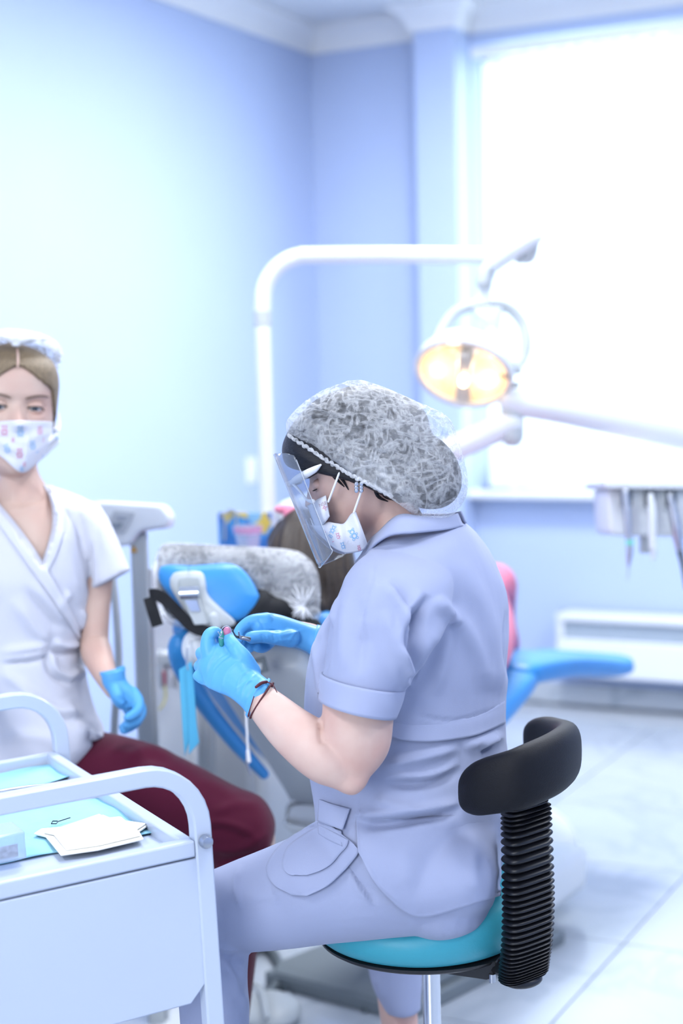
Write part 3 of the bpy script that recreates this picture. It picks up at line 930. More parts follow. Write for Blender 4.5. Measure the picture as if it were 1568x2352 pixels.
# coat: torso and sleeves
torso = sil([(915, 1196, 1050, 1190, 2.27, .055), (880, 1222, 1088, 1215, 2.275, .10), (842, 1262, 1122, 1256, 2.28, .145), (806, 1310, 1150, 1306, 2.285, .172), (772, 1372, 1170, 1366, 2.29, .185),
             (732, 1450, 1177, 1450, 2.29, .19), (710, 1530, 1172, 1530, 2.29, .188), (703, 1620, 1168, 1620, 2.29, .18), (705, 1700, 1167, 1700, 2.29, .175), (716, 1770, 1176, 1770, 2.29, .175),
             (728, 1840, 1178, 1850, 2.285, .18), (735, 1900, 1172, 1930, 2.28, .185), (765, 1960, 1164, 2000, 2.28, .185), (830, 2020, 1150, 2060, 2.28, .17), (900, 2060, 1110, 2090, 2.28, .13)], 60, 44, e=0.9, skew=0.25)
slv = sil([(900, 1245, 1010, 1270, 2.2, .03), (838, 1275, 1040, 1330, 2.155, .085), (792, 1325, 1032, 1400, 2.12, .098), (763, 1400, 1000, 1470, 2.1, .095), (747, 1480, 960, 1540, 2.085, .088), (740, 1550, 926, 1596, 2.075, .08), (738, 1590, 912, 1630, 2.07, .076)], 36, 36)
fslv = sil([(960, 1260, 1090, 1270, 2.38, .05), (940, 1330, 1110, 1340, 2.45, .08), (900, 1420, 1080, 1440, 2.48, .08), (860, 1520, 1020, 1560, 2.5, .075), (830, 1570, 960, 1640, 2.5, .065)], 20, 24)
coat = remesh(join(torso, slv, fslv), 0.0036, 8)
K = [  # fold, height mm, half width px
    ([(980, 1360), (940, 1420), (925, 1480), (945, 1530)], 6, 15, 'c'), ([(985, 1365), (960, 1450), (952, 1520), (938, 1570)], -11, 9),
    ([(1000, 1370), (1030, 1410), (1040, 1440)], 5, 14), ([(1025, 1420), (975, 1480), (950, 1530), (930, 1580)], 6, 16),
    ([(1055, 1280), (1110, 1400), (1140, 1520), (1150, 1600)], 4, 22), ([(1035, 1390), (1090, 1490), (1120, 1590)], 4, 20), ([(1165, 1400), (1160, 1500), (1168, 1560)], -4, 9),
    ([(1045, 1390), (1020, 1500), (1000, 1600)], 3, 16), ([(890, 1330), (930, 1390), (950, 1450)], 5, 16, 'c'), ([(880, 1325), (850, 1390), (835, 1470)], 4, 24),
    ([(785, 1320), (758, 1400), (748, 1480), (742, 1560)], -8, 8), ([(770, 1360), (757, 1440)], 6, 8),
    ([(840, 1275), (870, 1250), (940, 1240)], 2, 10), ([(915, 1480), (930, 1530), (945, 1545)], 5, 10), ([(880, 1400), (905, 1480), (912, 1575)], 3, 14),
    ([(720, 1470), (735, 1560), (742, 1620)], 4, 9), ([(800, 1350), (788, 1440), (785, 1540)], 2.5, 14), ([(840, 1380), (830, 1460), (825, 1550)], -2.5, 14),
    ([(870, 1760), (960, 1740), (1060, 1715)], 6, 14), ([(880, 1790), (980, 1790), (1060, 1760)], -6, 14, 'c'), ([(1060, 1720), (1110, 1700), (1160, 1690)], 5, 12), ([(1100, 1725), (1140, 1700)], -5, 9, 'c'),
    ([(800, 1880), (900, 1880), (1000, 1865), (1060, 1850)], -7, 14, 'c'), ([(830, 1905), (900, 1890), (1030, 1868)], -6, 9), ([(828, 1830), (826, 1890), (822, 1950)], -1.5, 4), ([(860, 1830), (900, 1850), (960, 1850)], 5, 14),
    ([(940, 1640), (1050, 1655), (1165, 1620)], -1.2, 3), ([(860, 1240), (855, 1340), (835, 1420), (820, 1520)], -0.9, 3), ([(893, 1230), (960, 1225), (1055, 1212)], -1, 3),
    ([(735, 1700), (760, 1820)], 3, 16), ([(745, 1690), (735, 1760)], -3, 9)]
coat = folds(coat, [(k[0], k[1] * 1.75, *k[2:]) for k in K])
coat = ripple(coat, 0.0012, 22)
obj('coat', coat, LILAC, dentist, smooth=180, label='lilac short-sleeved scrub coat')
coat_tree = bvh(coat)
# trousers
th = sil([(1130, 1880, 1125, 2070, 2.25, .10), (1060, 1860, 1080, 2100, 2.22, .12), (960, 1862, 985, 2138, 2.2, .10), (850, 1876, 868, 2152, 2.19, .092), (735, 1898, 742, 2165, 2.19, .086), (610, 1950, 622, 2180, 2.195, .078), (520, 1986, 528, 2184, 2.2, .072), (455, 2016, 455, 2180, 2.2, .064), (425, 2050, 420, 2150, 2.2, .05)], 44, 32)
sh = sil([(420, 2075, 560, 2120, 2.2, .055), (410, 2150, 572, 2180, 2.2, .07), (408, 2230, 568, 2240, 2.205, .07), (412, 2320, 572, 2330, 2.21, .068), (420, 2460, 572, 2470, 2.215, .062), (430, 2620, 560, 2620, 2.22, .055)], 30, 28)
hp = sil([(820, 1960, 1150, 1960, 2.29, .17), (860, 2060, 1130, 2070, 2.29, .17), (920, 2120, 1080, 2110, 2.29, .12)], 16, 28)
fth = sil([(1040, 1960, 1060, 2110, 2.36, .11), (960, 1990, 985, 2150, 2.5, .1), (880, 2020, 900, 2170, 2.66, .085), (840, 2070, 870, 2180, 2.75, .06)], 20, 24)
fsh = sil([(826, 2080, 968, 2070, 2.75, .06), (840, 2180, 972, 2170, 2.74, .062), (850, 2250, 970, 2250, 2.73, .058), (872, 2300, 966, 2300, 2.72, .052), (884, 2322, 968, 2318, 2.72, .05)], 20, 24)
trs = remesh(join(th, sh, hp, fth, fsh), 0.004, 8)
trs = folds(trs, [([(480, 2178), (520, 2192), (560, 2196)], -7, 6), ([(482, 2186), (530, 2206), (560, 2204)], -4, 5), ([(515, 2200), (540, 2240), (548, 2290)], 5, 12, 'c'), ([(555, 2200), (552, 2260), (570, 2330)], 4, 10),
    ([(480, 2040), (485, 2080), (500, 2120)], 4, 8), ([(550, 1985), (540, 2040), (556, 2090)], 4, 7), ([(610, 2000), (625, 2050), (640, 2080)], 2, 8), ([(480, 2130), (510, 2160)], 3, 8),
    ([(475, 2105), (600, 2074), (740, 2040), (820, 2000)], -1.2, 2.5), ([(800, 1985), (830, 2040), (860, 2080)], 5, 8, 'c'), ([(815, 1975), (845, 2010)], -5, 6), ([(560, 2060), (650, 2060)], 2, 14),
    ([(862, 2240), (880, 2300)], 3, 10)])
trs = ripple(trs, 0.001, 20, 5)
obj('trousers', trs, LILAC, dentist, smooth=180, label='lilac scrub trousers')
low_tree = bvh(coat, trs)

# coat details: yoke band, cuff, collar, tails, pocket tab
obj('yoke_band', drape([(893, 1652), (960, 1660), (1060, 1650), (1110, 1636), (1158, 1610)], [(890, 1690), (930, 1701), (1000, 1703), (1080, 1692), (1122, 1678), (1160, 1661)], coat_tree, -0.002, 0.007, n=60, m=10), LILAC, dentist, solid=0.0015)
back = drape([(815, 1860), (900, 1880), (1000, 1875), (1090, 1870), (1150, 1870)], [(822, 1956), (862, 2030), (925, 2092), (975, 2108), (1050, 2088), (1100, 2072), (1150, 2056)], low_tree, -0.003, 0.010, n=70, m=34, sm=8)
back = folds(back, [([(840, 1985), (870, 2030), (930, 2085)], 2.5, 5), ([(1090, 1900), (1085, 2000), (1095, 2050)], 3, 14), ([(930, 1930), (940, 2040)], 2, 22)], facing=False)
obj('coat_tail', back, LILAC, dentist, solid=0.0018, smooth=180)
front = drape([(738, 1878), (690, 1908), (640, 1944), (611, 1992), (628, 2032), (672, 2056)], [(812, 1938), (823, 1956), (806, 1982), (780, 2010), (750, 2036), (705, 2058)], low_tree, 0.004, 0.008, n=50, m=24, sm=6)
obj('front_flap', front, LILAC, dentist, solid=0.0018, smooth=180)
obj('front_flap', drape([(735, 1895), (700, 1915), (660, 1945), (648, 1985), (662, 2008), (690, 2010)], [(800, 1930), (795, 1945), (780, 1962), (760, 1985), (735, 2000), (705, 2010)], bvh(coat, trs, front), 0.003, 0.004, n=40, m=16, sm=4), LILAC, dentist, solid=0.0015, smooth=180)
obj('pocket_tab', drape([(733, 1836), (760, 1846), (803, 1858)], [(730, 1886), (757, 1896), (786, 1906)], low_tree, 0.007, 0.011, n=16, m=10, sm=4), LILAC, dentist, solid=0.0025, smooth=60)
obj('pocket_tab', drape([(730, 1889), (757, 1899), (784, 1909)], [(732, 1916), (757, 1930), (786, 1944)], low_tree, 0.004, 0.012, n=16, m=8, sm=4), LILAC, dentist, solid=0.0025, smooth=60)
cuff = sil([(738, 1546, 928, 1584, 2.072, .084), (736, 1575, 922, 1610, 2.07, .085), (734, 1606, 908, 1646, 2.067, .085)], 10, 48, cap0=False, cap1=False)
cv = np.array([tuple(p) for p in cuff[0]])
obj('sleeve_cuff', (cv, cuff[1]), LILAC, dentist, solid=0.004, smooth=60)
cA = [(818, 1296, 2.235), (849, 1243, 2.20), (873, 1219, 2.178), (900, 1193, 2.165), (925, 1182, 2.163), (965, 1186, 2.17), (1015, 1186, 2.20), (1050, 1180, 2.25)]
cB = [(818, 1300, 2.228), (845, 1268, 2.18), (866, 1247, 2.155), (893, 1231, 2.14), (921, 1226, 2.135), (958, 1224, 2.142), (1024, 1217, 2.19), (1062, 1208, 2.25)]
obj('collar', ruled(cA, cB, 40, 8, bulge=lambda u, t: 0.004 * math.sin(math.pi * t)), LILAC, dentist, solid=0.003, smooth=60)
mir = lambda L: [(x + (8 if i else 0), y - 6, 4.52 - d) for i, (x, y, d) in enumerate(L)]
obj('collar', ruled(mir(cA), mir(cB), 30, 6), LILAC, dentist, solid=0.003, smooth=60)

# mask: side panel under the cheek, folded nose flap, ear loops, prints
mU = [(817, 1176, HD - .072), (806, 1181, HD - .072), (790, 1202, HD - .07), (772, 1202, HD - .064), (755, 1199, HD - .056), (738, 1203, HD - .04), (722, 1205, HD - .012), (712, 1190, HD + .01)]
mL = [(844, 1250, HD - .066), (832, 1264, HD - .064), (800, 1270, HD - .06), (782, 1266, HD - .053), (765, 1257, HD - .043), (748, 1241, HD - .03), (732, 1226, HD - .01), (720, 1212, HD + .01)]
pl = lambda u, t: 0.004 * math.sin(u * 20) * math.sin(math.pi * (0.25 + 0.75 * t)) + 0.012 * math.sin(math.pi * t)
mside = ruled(mU, mL, 60, 20, bulge=pl)
mask_o = obj('mask', mside, MASKCLOTH, dentist, solid=0.0012, smooth=50, label='white face mask printed with small pink and blue bears')
mflap = ruled([(706, 1162, HD + .0), (726, 1149, HD - .035), (748, 1138, HD - .062)], [(726, 1218, HD - .012), (744, 1203, HD - .05), (757, 1186, HD - .064)], 16, 10, bulge=lambda u, t: 0.012 * math.sin(math.pi * u) * (0.4 + math.sin(math.pi * t)))
obj('mask_flap', mflap, MASKCLOTH, mask_o, solid=0.001, smooth=50)
mirm = lambda L: [(x - 10, y + 2, 2 * (HD + .008) - d) for x, y, d in L]
obj('mask_far_side', ruled(mirm(mU), mirm(mL), 30, 8), MASKCLOTH, mask_o, solid=0.0012, smooth=50)
mt = bvh(mside, mflap)
blue_s = bear(808, 1222, 20, 0.5) + bear(766, 1212, 14, -0.4) + bear(786, 1250, 12, 0.3) + bear(722, 1186, 12, 0.2) + bear(757, 1230, 8, 0.9)
pink_s = bear(775, 1228, 11, 0.2) + bear(738, 1218, 10, 0.8) + bear(745, 1166, 11, 1.2) + bear(766, 1246, 9, 0.2) + bear(824, 1256, 9, 0.2)
for shapes, m_ in ((blue_s, BLUE_PRINT), (pink_s, PINK_PRINT)):
    pm = print_on(mt, shapes, 0.0014)
    if pm: obj('print', pm, m_, mask_o, smooth=0, kind='stuff')
def text_mesh(body, size):
    c = bpy.data.curves.new('t', 'FONT'); c.body = body; c.size = size; c.align_x = 'CENTER'; c.align_y = 'CENTER'
    o = bpy.data.objects.new('t', c); COL.objects.link(o)
    dg = bpy.context.evaluated_depsgraph_get(); e = o.evaluated_get(dg).to_mesh()
    v = [Vector(q.co) for q in e.vertices]; f = [tuple(p.vertices) for p in e.polygons]
    o.evaluated_get(dg).to_mesh_clear(); bpy.data.objects.remove(o); bpy.data.curves.remove(c)
    return v, f
def text_on(tree, body, cx, cy, size_px, ang, off=0.0012, sx=1.0):
    v, f = text_mesh(body, 1.0)
    ca, sa = math.cos(ang), math.sin(ang); out = []
    for p in v:
        x = cx + size_px * sx * (p.x * ca + p.y * sa); y = cy + size_px * (p.x * sa - p.y * ca)
        r = (P(x, y, 1) - CAM).normalized(); h = tree.ray_cast(CAM, r)
        if h[0] is None: return None
        out.append(h[0] - r * off)
    return out, f
for tx, x, y, s in (('ENSE', 739, 1178, 15), ('NSE', 741, 1158, 11)):
    tm = text_on(mt, tx, x, y, s, -0.38, 0.0016)
    if tm: obj('lettering', tm, GREY_PRINT, mask_o, smooth=0)
for pts in (((784, 1072, HD - .079), (770, 1110, HD - .078), (754, 1152, HD - .068)), ((828, 1132, HD - .08), (820, 1155, HD - .076), (812, 1178, HD - .073))):
    obj('ear_loop', ptube(pts, [2.6] * 3, cols=8), STRAP, mask_o)
ec = P(824, 1119, HD - .088)
EAR_M = mat('crystal and silver earring', '#dfe3ea', 0.12, metal=0.8, var=0.3, vscale=900)
ea = obj('earring', join(*[ellipsoid(ec + RGT * (dx * .0032) + UPV * (dy * .0045), RGT * .0032, FWD * .003, UPV * .0036, 8, 6) for dx in (-1, 1) for dy in (-1, 0, 1)]), EAR_M, dentist, smooth=0, label='square crystal stud earring')

# clear face shield with white foam band
SHIELD = clear_mat('clear visor plastic', '#eef2f8', 0.05, 0.04, haze=0.05, edge=0.9, power=3.0)
def shield_ring(x, y, d, r, half=1.35, n=40):
    """arc around the face: front point at pixel (x, y)"""
    ax = (P(738, 1300, HD) - P(640, 1044, HD)).normalized()
    fwd_ = (P(x - 120, y + 45, d + .03) - P(x, y, d)); fwd_ = (fwd_ - ax * fwd_.dot(ax)).normalized()
    sd = fwd_.cross(ax).normalized()
    if sd.dot(FWD) > 0: sd = -sd
    f0 = P(x, y, d)
    return [f0 - fwd_ * (r * (1 - math.cos(a)) * 0.9) + sd * (r * 0.86 * math.sin(a)) for a in np.linspace(-half, half, n)]
sh_rows = []
for t in np.linspace(0, 1, 26):
    x = 636 + (738 - 636) * t; y = 1044 + (1299 - 1044) * t
    e = max(0, abs(t - 0.5) - 0.40) / 0.10
    half = 1.22 * (1 - 0.42 * e ** 2.2)
    sh_rows.append(shield_ring(x, y, HD + .012, 0.088 - 0.006 * t, half))
visor = obj('face_shield', rings(sh_rows, closed=False), SHIELD, dentist, solid=0.0007, smooth=180, label='clear curved plastic face shield')
obj('shield_edge', tube([sh_rows[i][-1] for i in range(3, 24)] + [sh_rows[-1][j] for j in range(38, 4, -3)], 0.0006, cols=6), clear_mat('visor cut edge', '#f4f8ff', 0.35, 0.1, haze=0.5), visor)
FOAM = mat('white foam', '#f3f5fb', 0.75, var=0.03, vscale=60, bump=0.2, bscale=300)
obj('foam_band', ptube([(673, 1107, HD - .004), (684, 1100, HD - .036), (704, 1088, HD - .064), (722, 1078, HD - .078), (736, 1068, HD - .084)], [8, 11, 11, 9, 3], cols=14, flat=0.8), FOAM, visor)
obj('foam_band', ptube([(673, 1107, HD - .004), (668, 1112, HD + .03), (690, 1108, HD + .07)], [8, 9, 4], cols=12, flat=0.8), FOAM, visor)
obj('nose_rest', ptube([(674, 1112, HD - .01), (690, 1130, HD - .03), (705, 1148, HD - .045), (718, 1152, HD - .055)], [4, 3, 3, 6], cols=10), FOAM, visor)

# ---- gloves
def P3(l): return [P(*p) for p in l]
def pf(pxs, radii): return ptube(pxs, radii, rows=len(pxs) * 7, cols=16)
gl_parts = [
    sil([(622, 1566, 571, 1645, 2.115, .0265), (604, 1553, 553, 1622, 2.122, .0265), (580, 1532, 525, 1600, 2.132, .025), (556, 1500, 495, 1588, 2.142, .024), (535, 1480, 468, 1572, 2.16, .024), (512, 1472, 455, 1545, 2.165, .022), (494, 1478, 455, 1520, 2.17, .018)], 30, 24, e=0.85),
    # index finger, up and hooked over
    pf([(490, 1520, 2.16), (478, 1488, 2.158), (480, 1461, 2.16), (492, 1452, 2.168), (503, 1458, 2.178), (505, 1472, 2.185)], [25, 19, 16, 14, 12, 10]),
    # thumb, pointing up
    pf([(572, 1545, 2.14), (556, 1512, 2.135), (540, 1488, 2.14), (527, 1470, 2.15), (524, 1460, 2.155)], [28, 23, 17, 15, 13]),
    # little finger tip poking out, middle and ring curled behind the palm
    pf([(500, 1560, 2.17), (472, 1560, 2.165), (456, 1552, 2.165)], [16, 15, 14]),
    pf([(478, 1505, 2.17), (463, 1500, 2.19), (470, 1512, 2.205), (492, 1520, 2.205)], [18, 15, 13, 11]),
    pf([(470, 1535, 2.17), (458, 1530, 2.19), (466, 1540, 2.205), (490, 1546, 2.205)], [17, 14, 13, 11]),
]
glove = remesh(join(*gl_parts), 0.0016, 5)
gs = [([(545, 1500), (500, 1535), (478, 1590)], 1.4, 3), ([(560, 1510), (520, 1545), (505, 1595)], 1.0, 3), ([(455, 1530), (462, 1560), (466, 1572)], -1.5, 3), ([(575, 1535), (550, 1560), (540, 1610)], 1.0, 3), ([(590, 1545), (560, 1580), (552, 1620)], 1.4, 3), ([(600, 1555), (570, 1600), (560, 1630)], -1.2, 3),
      ([(610, 1560), (585, 1590), (570, 1625)], 1.4, 2.5), ([(480, 1465), (496, 1470)], -1, 3), ([(520, 1490), (540, 1480)], -1, 3), ([(500, 1500), (480, 1520), (470, 1560)], 0.9, 3), ([(530, 1500), (500, 1520), (485, 1545)], 0.8, 2.5), ([(585, 1560), (560, 1572), (530, 1590)], 0.9, 2.5)]
glove = folds(glove, gs)
obj('glove', glove, GLOVE, dentist, smooth=180, label='blue nitrile glove on the near hand')
cu = sil([(621, 1562, 569, 1648, 2.116, .026), (616, 1558, 564, 1640, 2.118, .0265)], 4, 28, cap0=False, cap1=False)
obj('glove_cuff', cu, GLOVE, dentist, solid=0.002, smooth=60)

gr_parts = [
    sil([(735, 1440, 716, 1508, 2.3, .026), (712, 1434, 702, 1496, 2.3, .025), (680, 1424, 668, 1482, 2.295, .024), (650, 1414, 640, 1474, 2.29, .024), (622, 1408, 612, 1470, 2.285, .023), (600, 1410, 590, 1462, 2.28, .02), (584, 1420, 580, 1450, 2.28, .015)], 28, 24, e=0.85),
    # index finger over the top and down to the tip
    pf([(612, 1428, 2.275), (580, 1428, 2.272), (558, 1440, 2.268), (548, 1455, 2.262), (549, 1468, 2.256)], [22, 17, 14, 13, 11]),
    # thumb, level
    pf([(668, 1466, 2.27), (630, 1464, 2.25), (600, 1462, 2.24), (578, 1464, 2.235), (574, 1464, 2.235)], [22, 17, 15, 15, 13]),
    pf([(600, 1445, 2.29), (572, 1452, 2.295), (556, 1470, 2.285), (552, 1482, 2.275)], [18, 15, 13, 11]),
    pf([(610, 1455, 2.295), (590, 1466, 2.305), (574, 1482, 2.295), (572, 1490, 2.285)], [17, 15, 13, 11]),
    pf([(630, 1462, 2.295), (618, 1478, 2.305), (604, 1488, 2.295), (592, 1488, 2.285)], [15, 13, 12, 11]),
]
glove2 = remesh(join(*gr_parts), 0.0016, 5)
glove2 = folds(glove2, [([(700, 1445), (670, 1455), (640, 1460)], 1, 3), ([(690, 1470), (650, 1470), (620, 1478)], 1, 3), ([(600, 1455), (604, 1475)], -0.9, 2.5), ([(612, 1453), (618, 1477)], 0.9, 2.5), ([(626, 1453), (632, 1478)], -0.9, 2.5), ([(640, 1455), (650, 1480)], 0.9, 3), ([(592, 1420), (600, 1432), (608, 1445)], -1.2, 3), ([(660, 1440), (640, 1450), (615, 1448)], -1.2, 3), ([(570, 1430), (580, 1440)], -0.9, 3), ([(680, 1450), (660, 1475)], 1, 3)])
obj('glove', glove2, GLOVE, dentist, smooth=180, label='blue nitrile glove on the far hand')
obj('glove_cuff', sil([(737, 1438, 718, 1510, 2.3, .028), (728, 1436, 712, 1506, 2.3, .0275)], 4, 24, cap0=False, cap1=False), GLOVE, dentist, solid=0.002)

# thread bracelet
BRACE = mat('maroon thread', '#5a1f2b', 0.7, var=0.2, vscale=200, bump=0.4, bscale=600)
br_l = []
for a in np.linspace(0, 2 * math.pi, 24, endpoint=False):
    c1 = P(601, 1609, 2.112); a1 = (P(625, 1570, 2.112) - P(574, 1650, 2.112)) / 2
    br_l.append(c1 + a1 * math.cos(a) + FWD * (-0.029 * math.sin(a)) - RGT * (0.003 * math.sin(a)))
br = obj('bracelet', tube(br_l, 0.0012, closed=True, rows=72, cols=8), BRACE, dentist, label='maroon thread bracelet')
obj('knot', ptube([(588, 1578, 2.086), (600, 1569, 2.092), (612, 1566, 2.1)], [3.4, 4, 3.4], cols=8), BRACE, br)
obj('thread_end', ptube([(612, 1566, 2.1), (626, 1573, 2.095), (636, 1590, 2.09)], [1.4, 1.2, 1], cols=6), BRACE, br)
obj('thread_end', ptube([(583, 1600, 2.085), (575, 1625, 2.088), (570, 1644, 2.09)], [1.4, 1.4, 2.4], cols=6), BRACE, br)

shoe(nank, (-1, .25), 'clog', CLOG, dentist)
shoe(fank, (-.7, .75), 'clog', CLOG, dentist)

# ================================================================== the dentist's stool
TEAL = mat('teal leatherette', '#3fa9bf', 0.45, var=0.05, vscale=8, bump=0.12, bscale=300)
BLACKPAD = mat('black leatherette', '#0e0f16', 0.6, spec=0.25, var=0.1, vscale=20, bump=0.25, bscale=500)
RUBBER = mat('black rubber', '#101219', 0.38, var=0.1, vscale=40)
BLACKPLASTIC = mat('black plastic', '#1b1d22', 0.45, var=0.1, vscale=30)
CHROME = mat('chrome', '#d5d8de', 0.12, metal=1.0, var=0.06, vscale=10)
STEEL = mat('brushed steel', '#b9bdc4', 0.3, metal=1.0, var=0.12, vscale=60)
SD = 2.33
seat_c = P(985, 2185, SD)
stool_z = seat_c.z
stool = thing('stool', 'teal dentist stool with black wrap-around backrest and ribbed rubber post', 'stool', Vector((seat_c.x, seat_c.y, 0)))
pr = [(0.02, 0), (0.10, -0.001), (0.146, .001), (0.166, .014), (.174, .034), (.171, .052), (.152, .066), (.10, .072), (.03, .074)]
seat = lathe(P(975, 2145, SD), Z, pr, 64)
sv = []
bx = P(975, 2145, SD)
for p in seat[0]:
    q = Vector(p) - bx
    k = max(0.0, (q.x + .02) / .17)
    r = math.hypot(q.x, q.y)
    up = 0.062 * k ** 1.5 * (q.z / .074) - 0.018 * (q.z / .074) * max(0, 1 - r / .13)
    sv.append(Vector(p) + Z * up)
obj('seat', (sv, seat[1]), TEAL, stool, smooth=180, subd=1)
obj('seat_plate', lathe(P(975, 2145, SD), Z, [(0.05, -.010), (.12, -.009), (.148, -.005), (.156, .0), (.157, .004), (.15, .004)], 64), BLACKPLASTIC, stool, smooth=60)
pc = P(988, 2165, SD)
gas = obj('post', lathe(Vector((pc.x, pc.y, 0.1)), Z, [(.0135, 0), (.0135, pc.z - .1)], 24), CHROME, stool)
obj('post_sleeve', lathe(Vector((pc.x, pc.y, 0.08)), Z, [(.026, 0), (.026, .2), (.014, .205)], 24), BLACKPLASTIC, stool)
for k in range(5):
    a = 2 * math.pi * k / 5 + .4
    dr = Vector((math.cos(a), math.sin(a), 0))
    lg = obj('leg', tube([Vector((pc.x, pc.y, .12)) + dr * .02, Vector((pc.x, pc.y, .105)) + dr * .15, Vector((pc.x, pc.y, .075)) + dr * .29], [.022, .018, .013], cols=12), STEEL, stool)
    wc = Vector((pc.x, pc.y, .029)) + dr * .29
    obj('caster', lathe(wc - dr.cross(Z) * .014, dr.cross(Z), [(.008, 0), (.026, .001), (.029, .005), (.029, .023), (.026, .027), (.008, .028)], 20), BLACKPLASTIC, lg)
# bracket from the seat to the rubber post
b0, b1 = P(1020, 2232, SD), P(1195, 2232, 2.24)
dv = (b1 - b0).normalized()
obj('bracket', prism([P(1010, 2222, 2.2), P(1090, 2214, 2.2), P(1140, 2208, 2.2), P(1140, 2235, 2.2), P(1118, 2252, 2.2), P(1010, 2236, 2.2)], Vector((0.02, .05, 0))), BLACKPLASTIC, stool, bevel=.002)
obj('bracket', tube([P(1100, 2195, 2.25), P(1150, 2222, 2.21), P(1200, 2240, 2.17)], [.018, .018, .018], cols=12, flat=.5), BLACKPLASTIC, stool)
obj('bolt', lathe(P(1130, 2246, 2.2), Z, [(.005, -.006), (.005, .006)], 10), STEEL, stool)
# ribbed rubber post
yaw = math.radians(28)
e1 = Vector((math.cos(yaw), math.sin(yaw), 0)); e2 = Vector((-math.sin(yaw), math.cos(yaw), 0))
cl = crom([(1207, 1842, 2.15), (1209, 1905, 2.15), (1212, 2010, 2.15), (1213, 2090, 2.15), (1210, 2165, 2.155), (1204, 2215, 2.16), (1201, 2248, 2.165)], 33 * 6 + 1)
rs = []
for i, c in enumerate(cl):
    ph = (i % 6) / 6
    rib = math.sin(math.pi * ph) ** 0.7
    t = i / (len(cl) - 1)
    wmul = 1 + 0.05 * math.sin(math.pi * t) - (0.16 * max(0, 0.05 - t) / .05) - 0.12 * max(0, t - .95) / .05
    hw, hd = (.0285 + .0075 * rib) * wmul, (.0135 + .0075 * rib) * wmul
    ctr = P(*c)
    tilt = Vector((0, 0, -.15 * max(0, t - .6)))
    ring_ = []
    for j in range(36):
        a = 2 * math.pi * j / 36
        q = e1 * (hw * sgnpow(math.cos(a), .62)) + e2 * (hd * sgnpow(math.sin(a), .62))
        ring_.append(ctr + q + Z * (q.x * .13))
    rs.append(ring_)
obj('bellows', rings(rs), RUBBER, stool, smooth=60, label='ribbed black rubber bellows')
obj('end_cap', ellipsoid(P(1201, 2250, 2.165), e1 * .029, e2 * .022, Z * .01), RUBBER, stool, smooth=180)
# backrest pad
bp = [(1062, 1818, 2.115), (1122, 1804, 2.075), (1196, 1786, 2.06), (1262, 1758, 2.105), (1297, 1732, 2.19), (1298, 1714, 2.31), (1262, 1700, 2.405), (1212, 1694, 2.47)]
bs = crom(bp, 70)
rs = []
pp = [P(*b) for b in bs]
for i, c in enumerate(pp):
    t = i / 69
    tg = (pp[min(i + 1, 69)] - pp[max(i - 1, 0)]).normalized()
    nrm = tg.cross(Z).normalized()
    endf = min(1, math.sqrt(max(0.0, 1 - (1 - min(t, 1 - t) / .13) ** 2)) if min(t, 1 - t) < .13 else 1)
    endf = max(endf, .08)
    hh = (.036 + .006 * math.sin(math.pi * min(1, t * 1.25))) * (.35 + .65 * endf)
    tt = .021 * (.3 + .7 * endf)
    lean = (nrm * .10)
    rs.append([c + nrm * (tt * sgnpow(math.cos(2 * math.pi * j / 28), .75)) + (Z + lean * 0) * (hh * sgnpow(math.sin(2 * math.pi * j / 28), .72)) for j in range(28)])
obj('backrest', rings(rs), BLACKPAD, stool, smooth=180, label='curved black padded backrest')

# ================================================================== the instrument trolley
ENAMEL = mat('white enamel', '#c8d4ea', 0.28, var=0.02, vscale=4)
PAPERBLUE = mat('pale blue bib paper', '#9fdcf2', 0.75, var=0.06, vscale=40, bump=0.3, bscale=350)
GAUZE = mat('off white gauze', '#fbfbf6', 0.85, var=0.03, vscale=30, bump=0.25, bscale=300)
TO = P(432, 1926, 2.02)                       # front right corner of the tray, at its rim
E3 = Vector((-.032, 0, 1)).normalized()
ph = math.radians(30)
E1 = Vector((-math.cos(ph), -math.sin(ph), -.032 * math.cos(ph))).normalized()
ph2 = math.radians(27)
E2 = Vector((-math.sin(ph2), math.cos(ph2), -.032 * math.sin(ph2)))
E2 = (E2 - E3 * E2.dot(E3)).normalized()
def T(a, b, c): return TO + E1 * a + E2 * b + E3 * c
TLEN, TDEP = 0.56, 0.60
trolley = thing('trolley', 'white enamel instrument trolley with looped handles in the foreground', 'trolley', Vector((T(.28, .3, 0).x, T(.28, .3, 0).y, 0)))
def tbox(a0, a1, b0, b1, c0, c1): return box(T((a0 + a1) / 2, (b0 + b1) / 2, (c0 + c1) / 2), E1 * ((a1 - a0) / 2), E2 * ((b1 - b0) / 2), E3 * ((c1 - c0) / 2))
RIM = .030
obj('tray', join(tbox(0, TLEN, 0, TDEP, -.024, -.019)), ENAMEL, trolley)
obj('rim', tbox(-.004, TLEN, -.014, .008, -.022, 0), ENAMEL, trolley, bevel=.003)
obj('rim', tbox(-.004, TLEN, TDEP - .008, TDEP + .008, -.022, 0), ENAMEL, trolley, bevel=.003)
obj('rim', tbox(-.006, .012, 0, TDEP, -.022, 0), ENAMEL, trolley, bevel=.003)
obj('rim', tbox(TLEN - .01, TLEN + .006, 0, TDEP, -.022, 0), ENAMEL, trolley, bevel=.003)
# front panel with clipped corners
fp = [(-.006, -.024), (TLEN, -.024), (TLEN, -.195), (TLEN - .02, -.212), (.016, -.212), (-.006, -.19)]
obj('front_panel', prism([T(a, -.013, c) for a, c in fp], E2 * .012), ENAMEL, trolley, bevel=.002)
obj('side_panel', tbox(-.004, .004, .02, TDEP - .02, -.21, -.024), ENAMEL, trolley, bevel=.002)
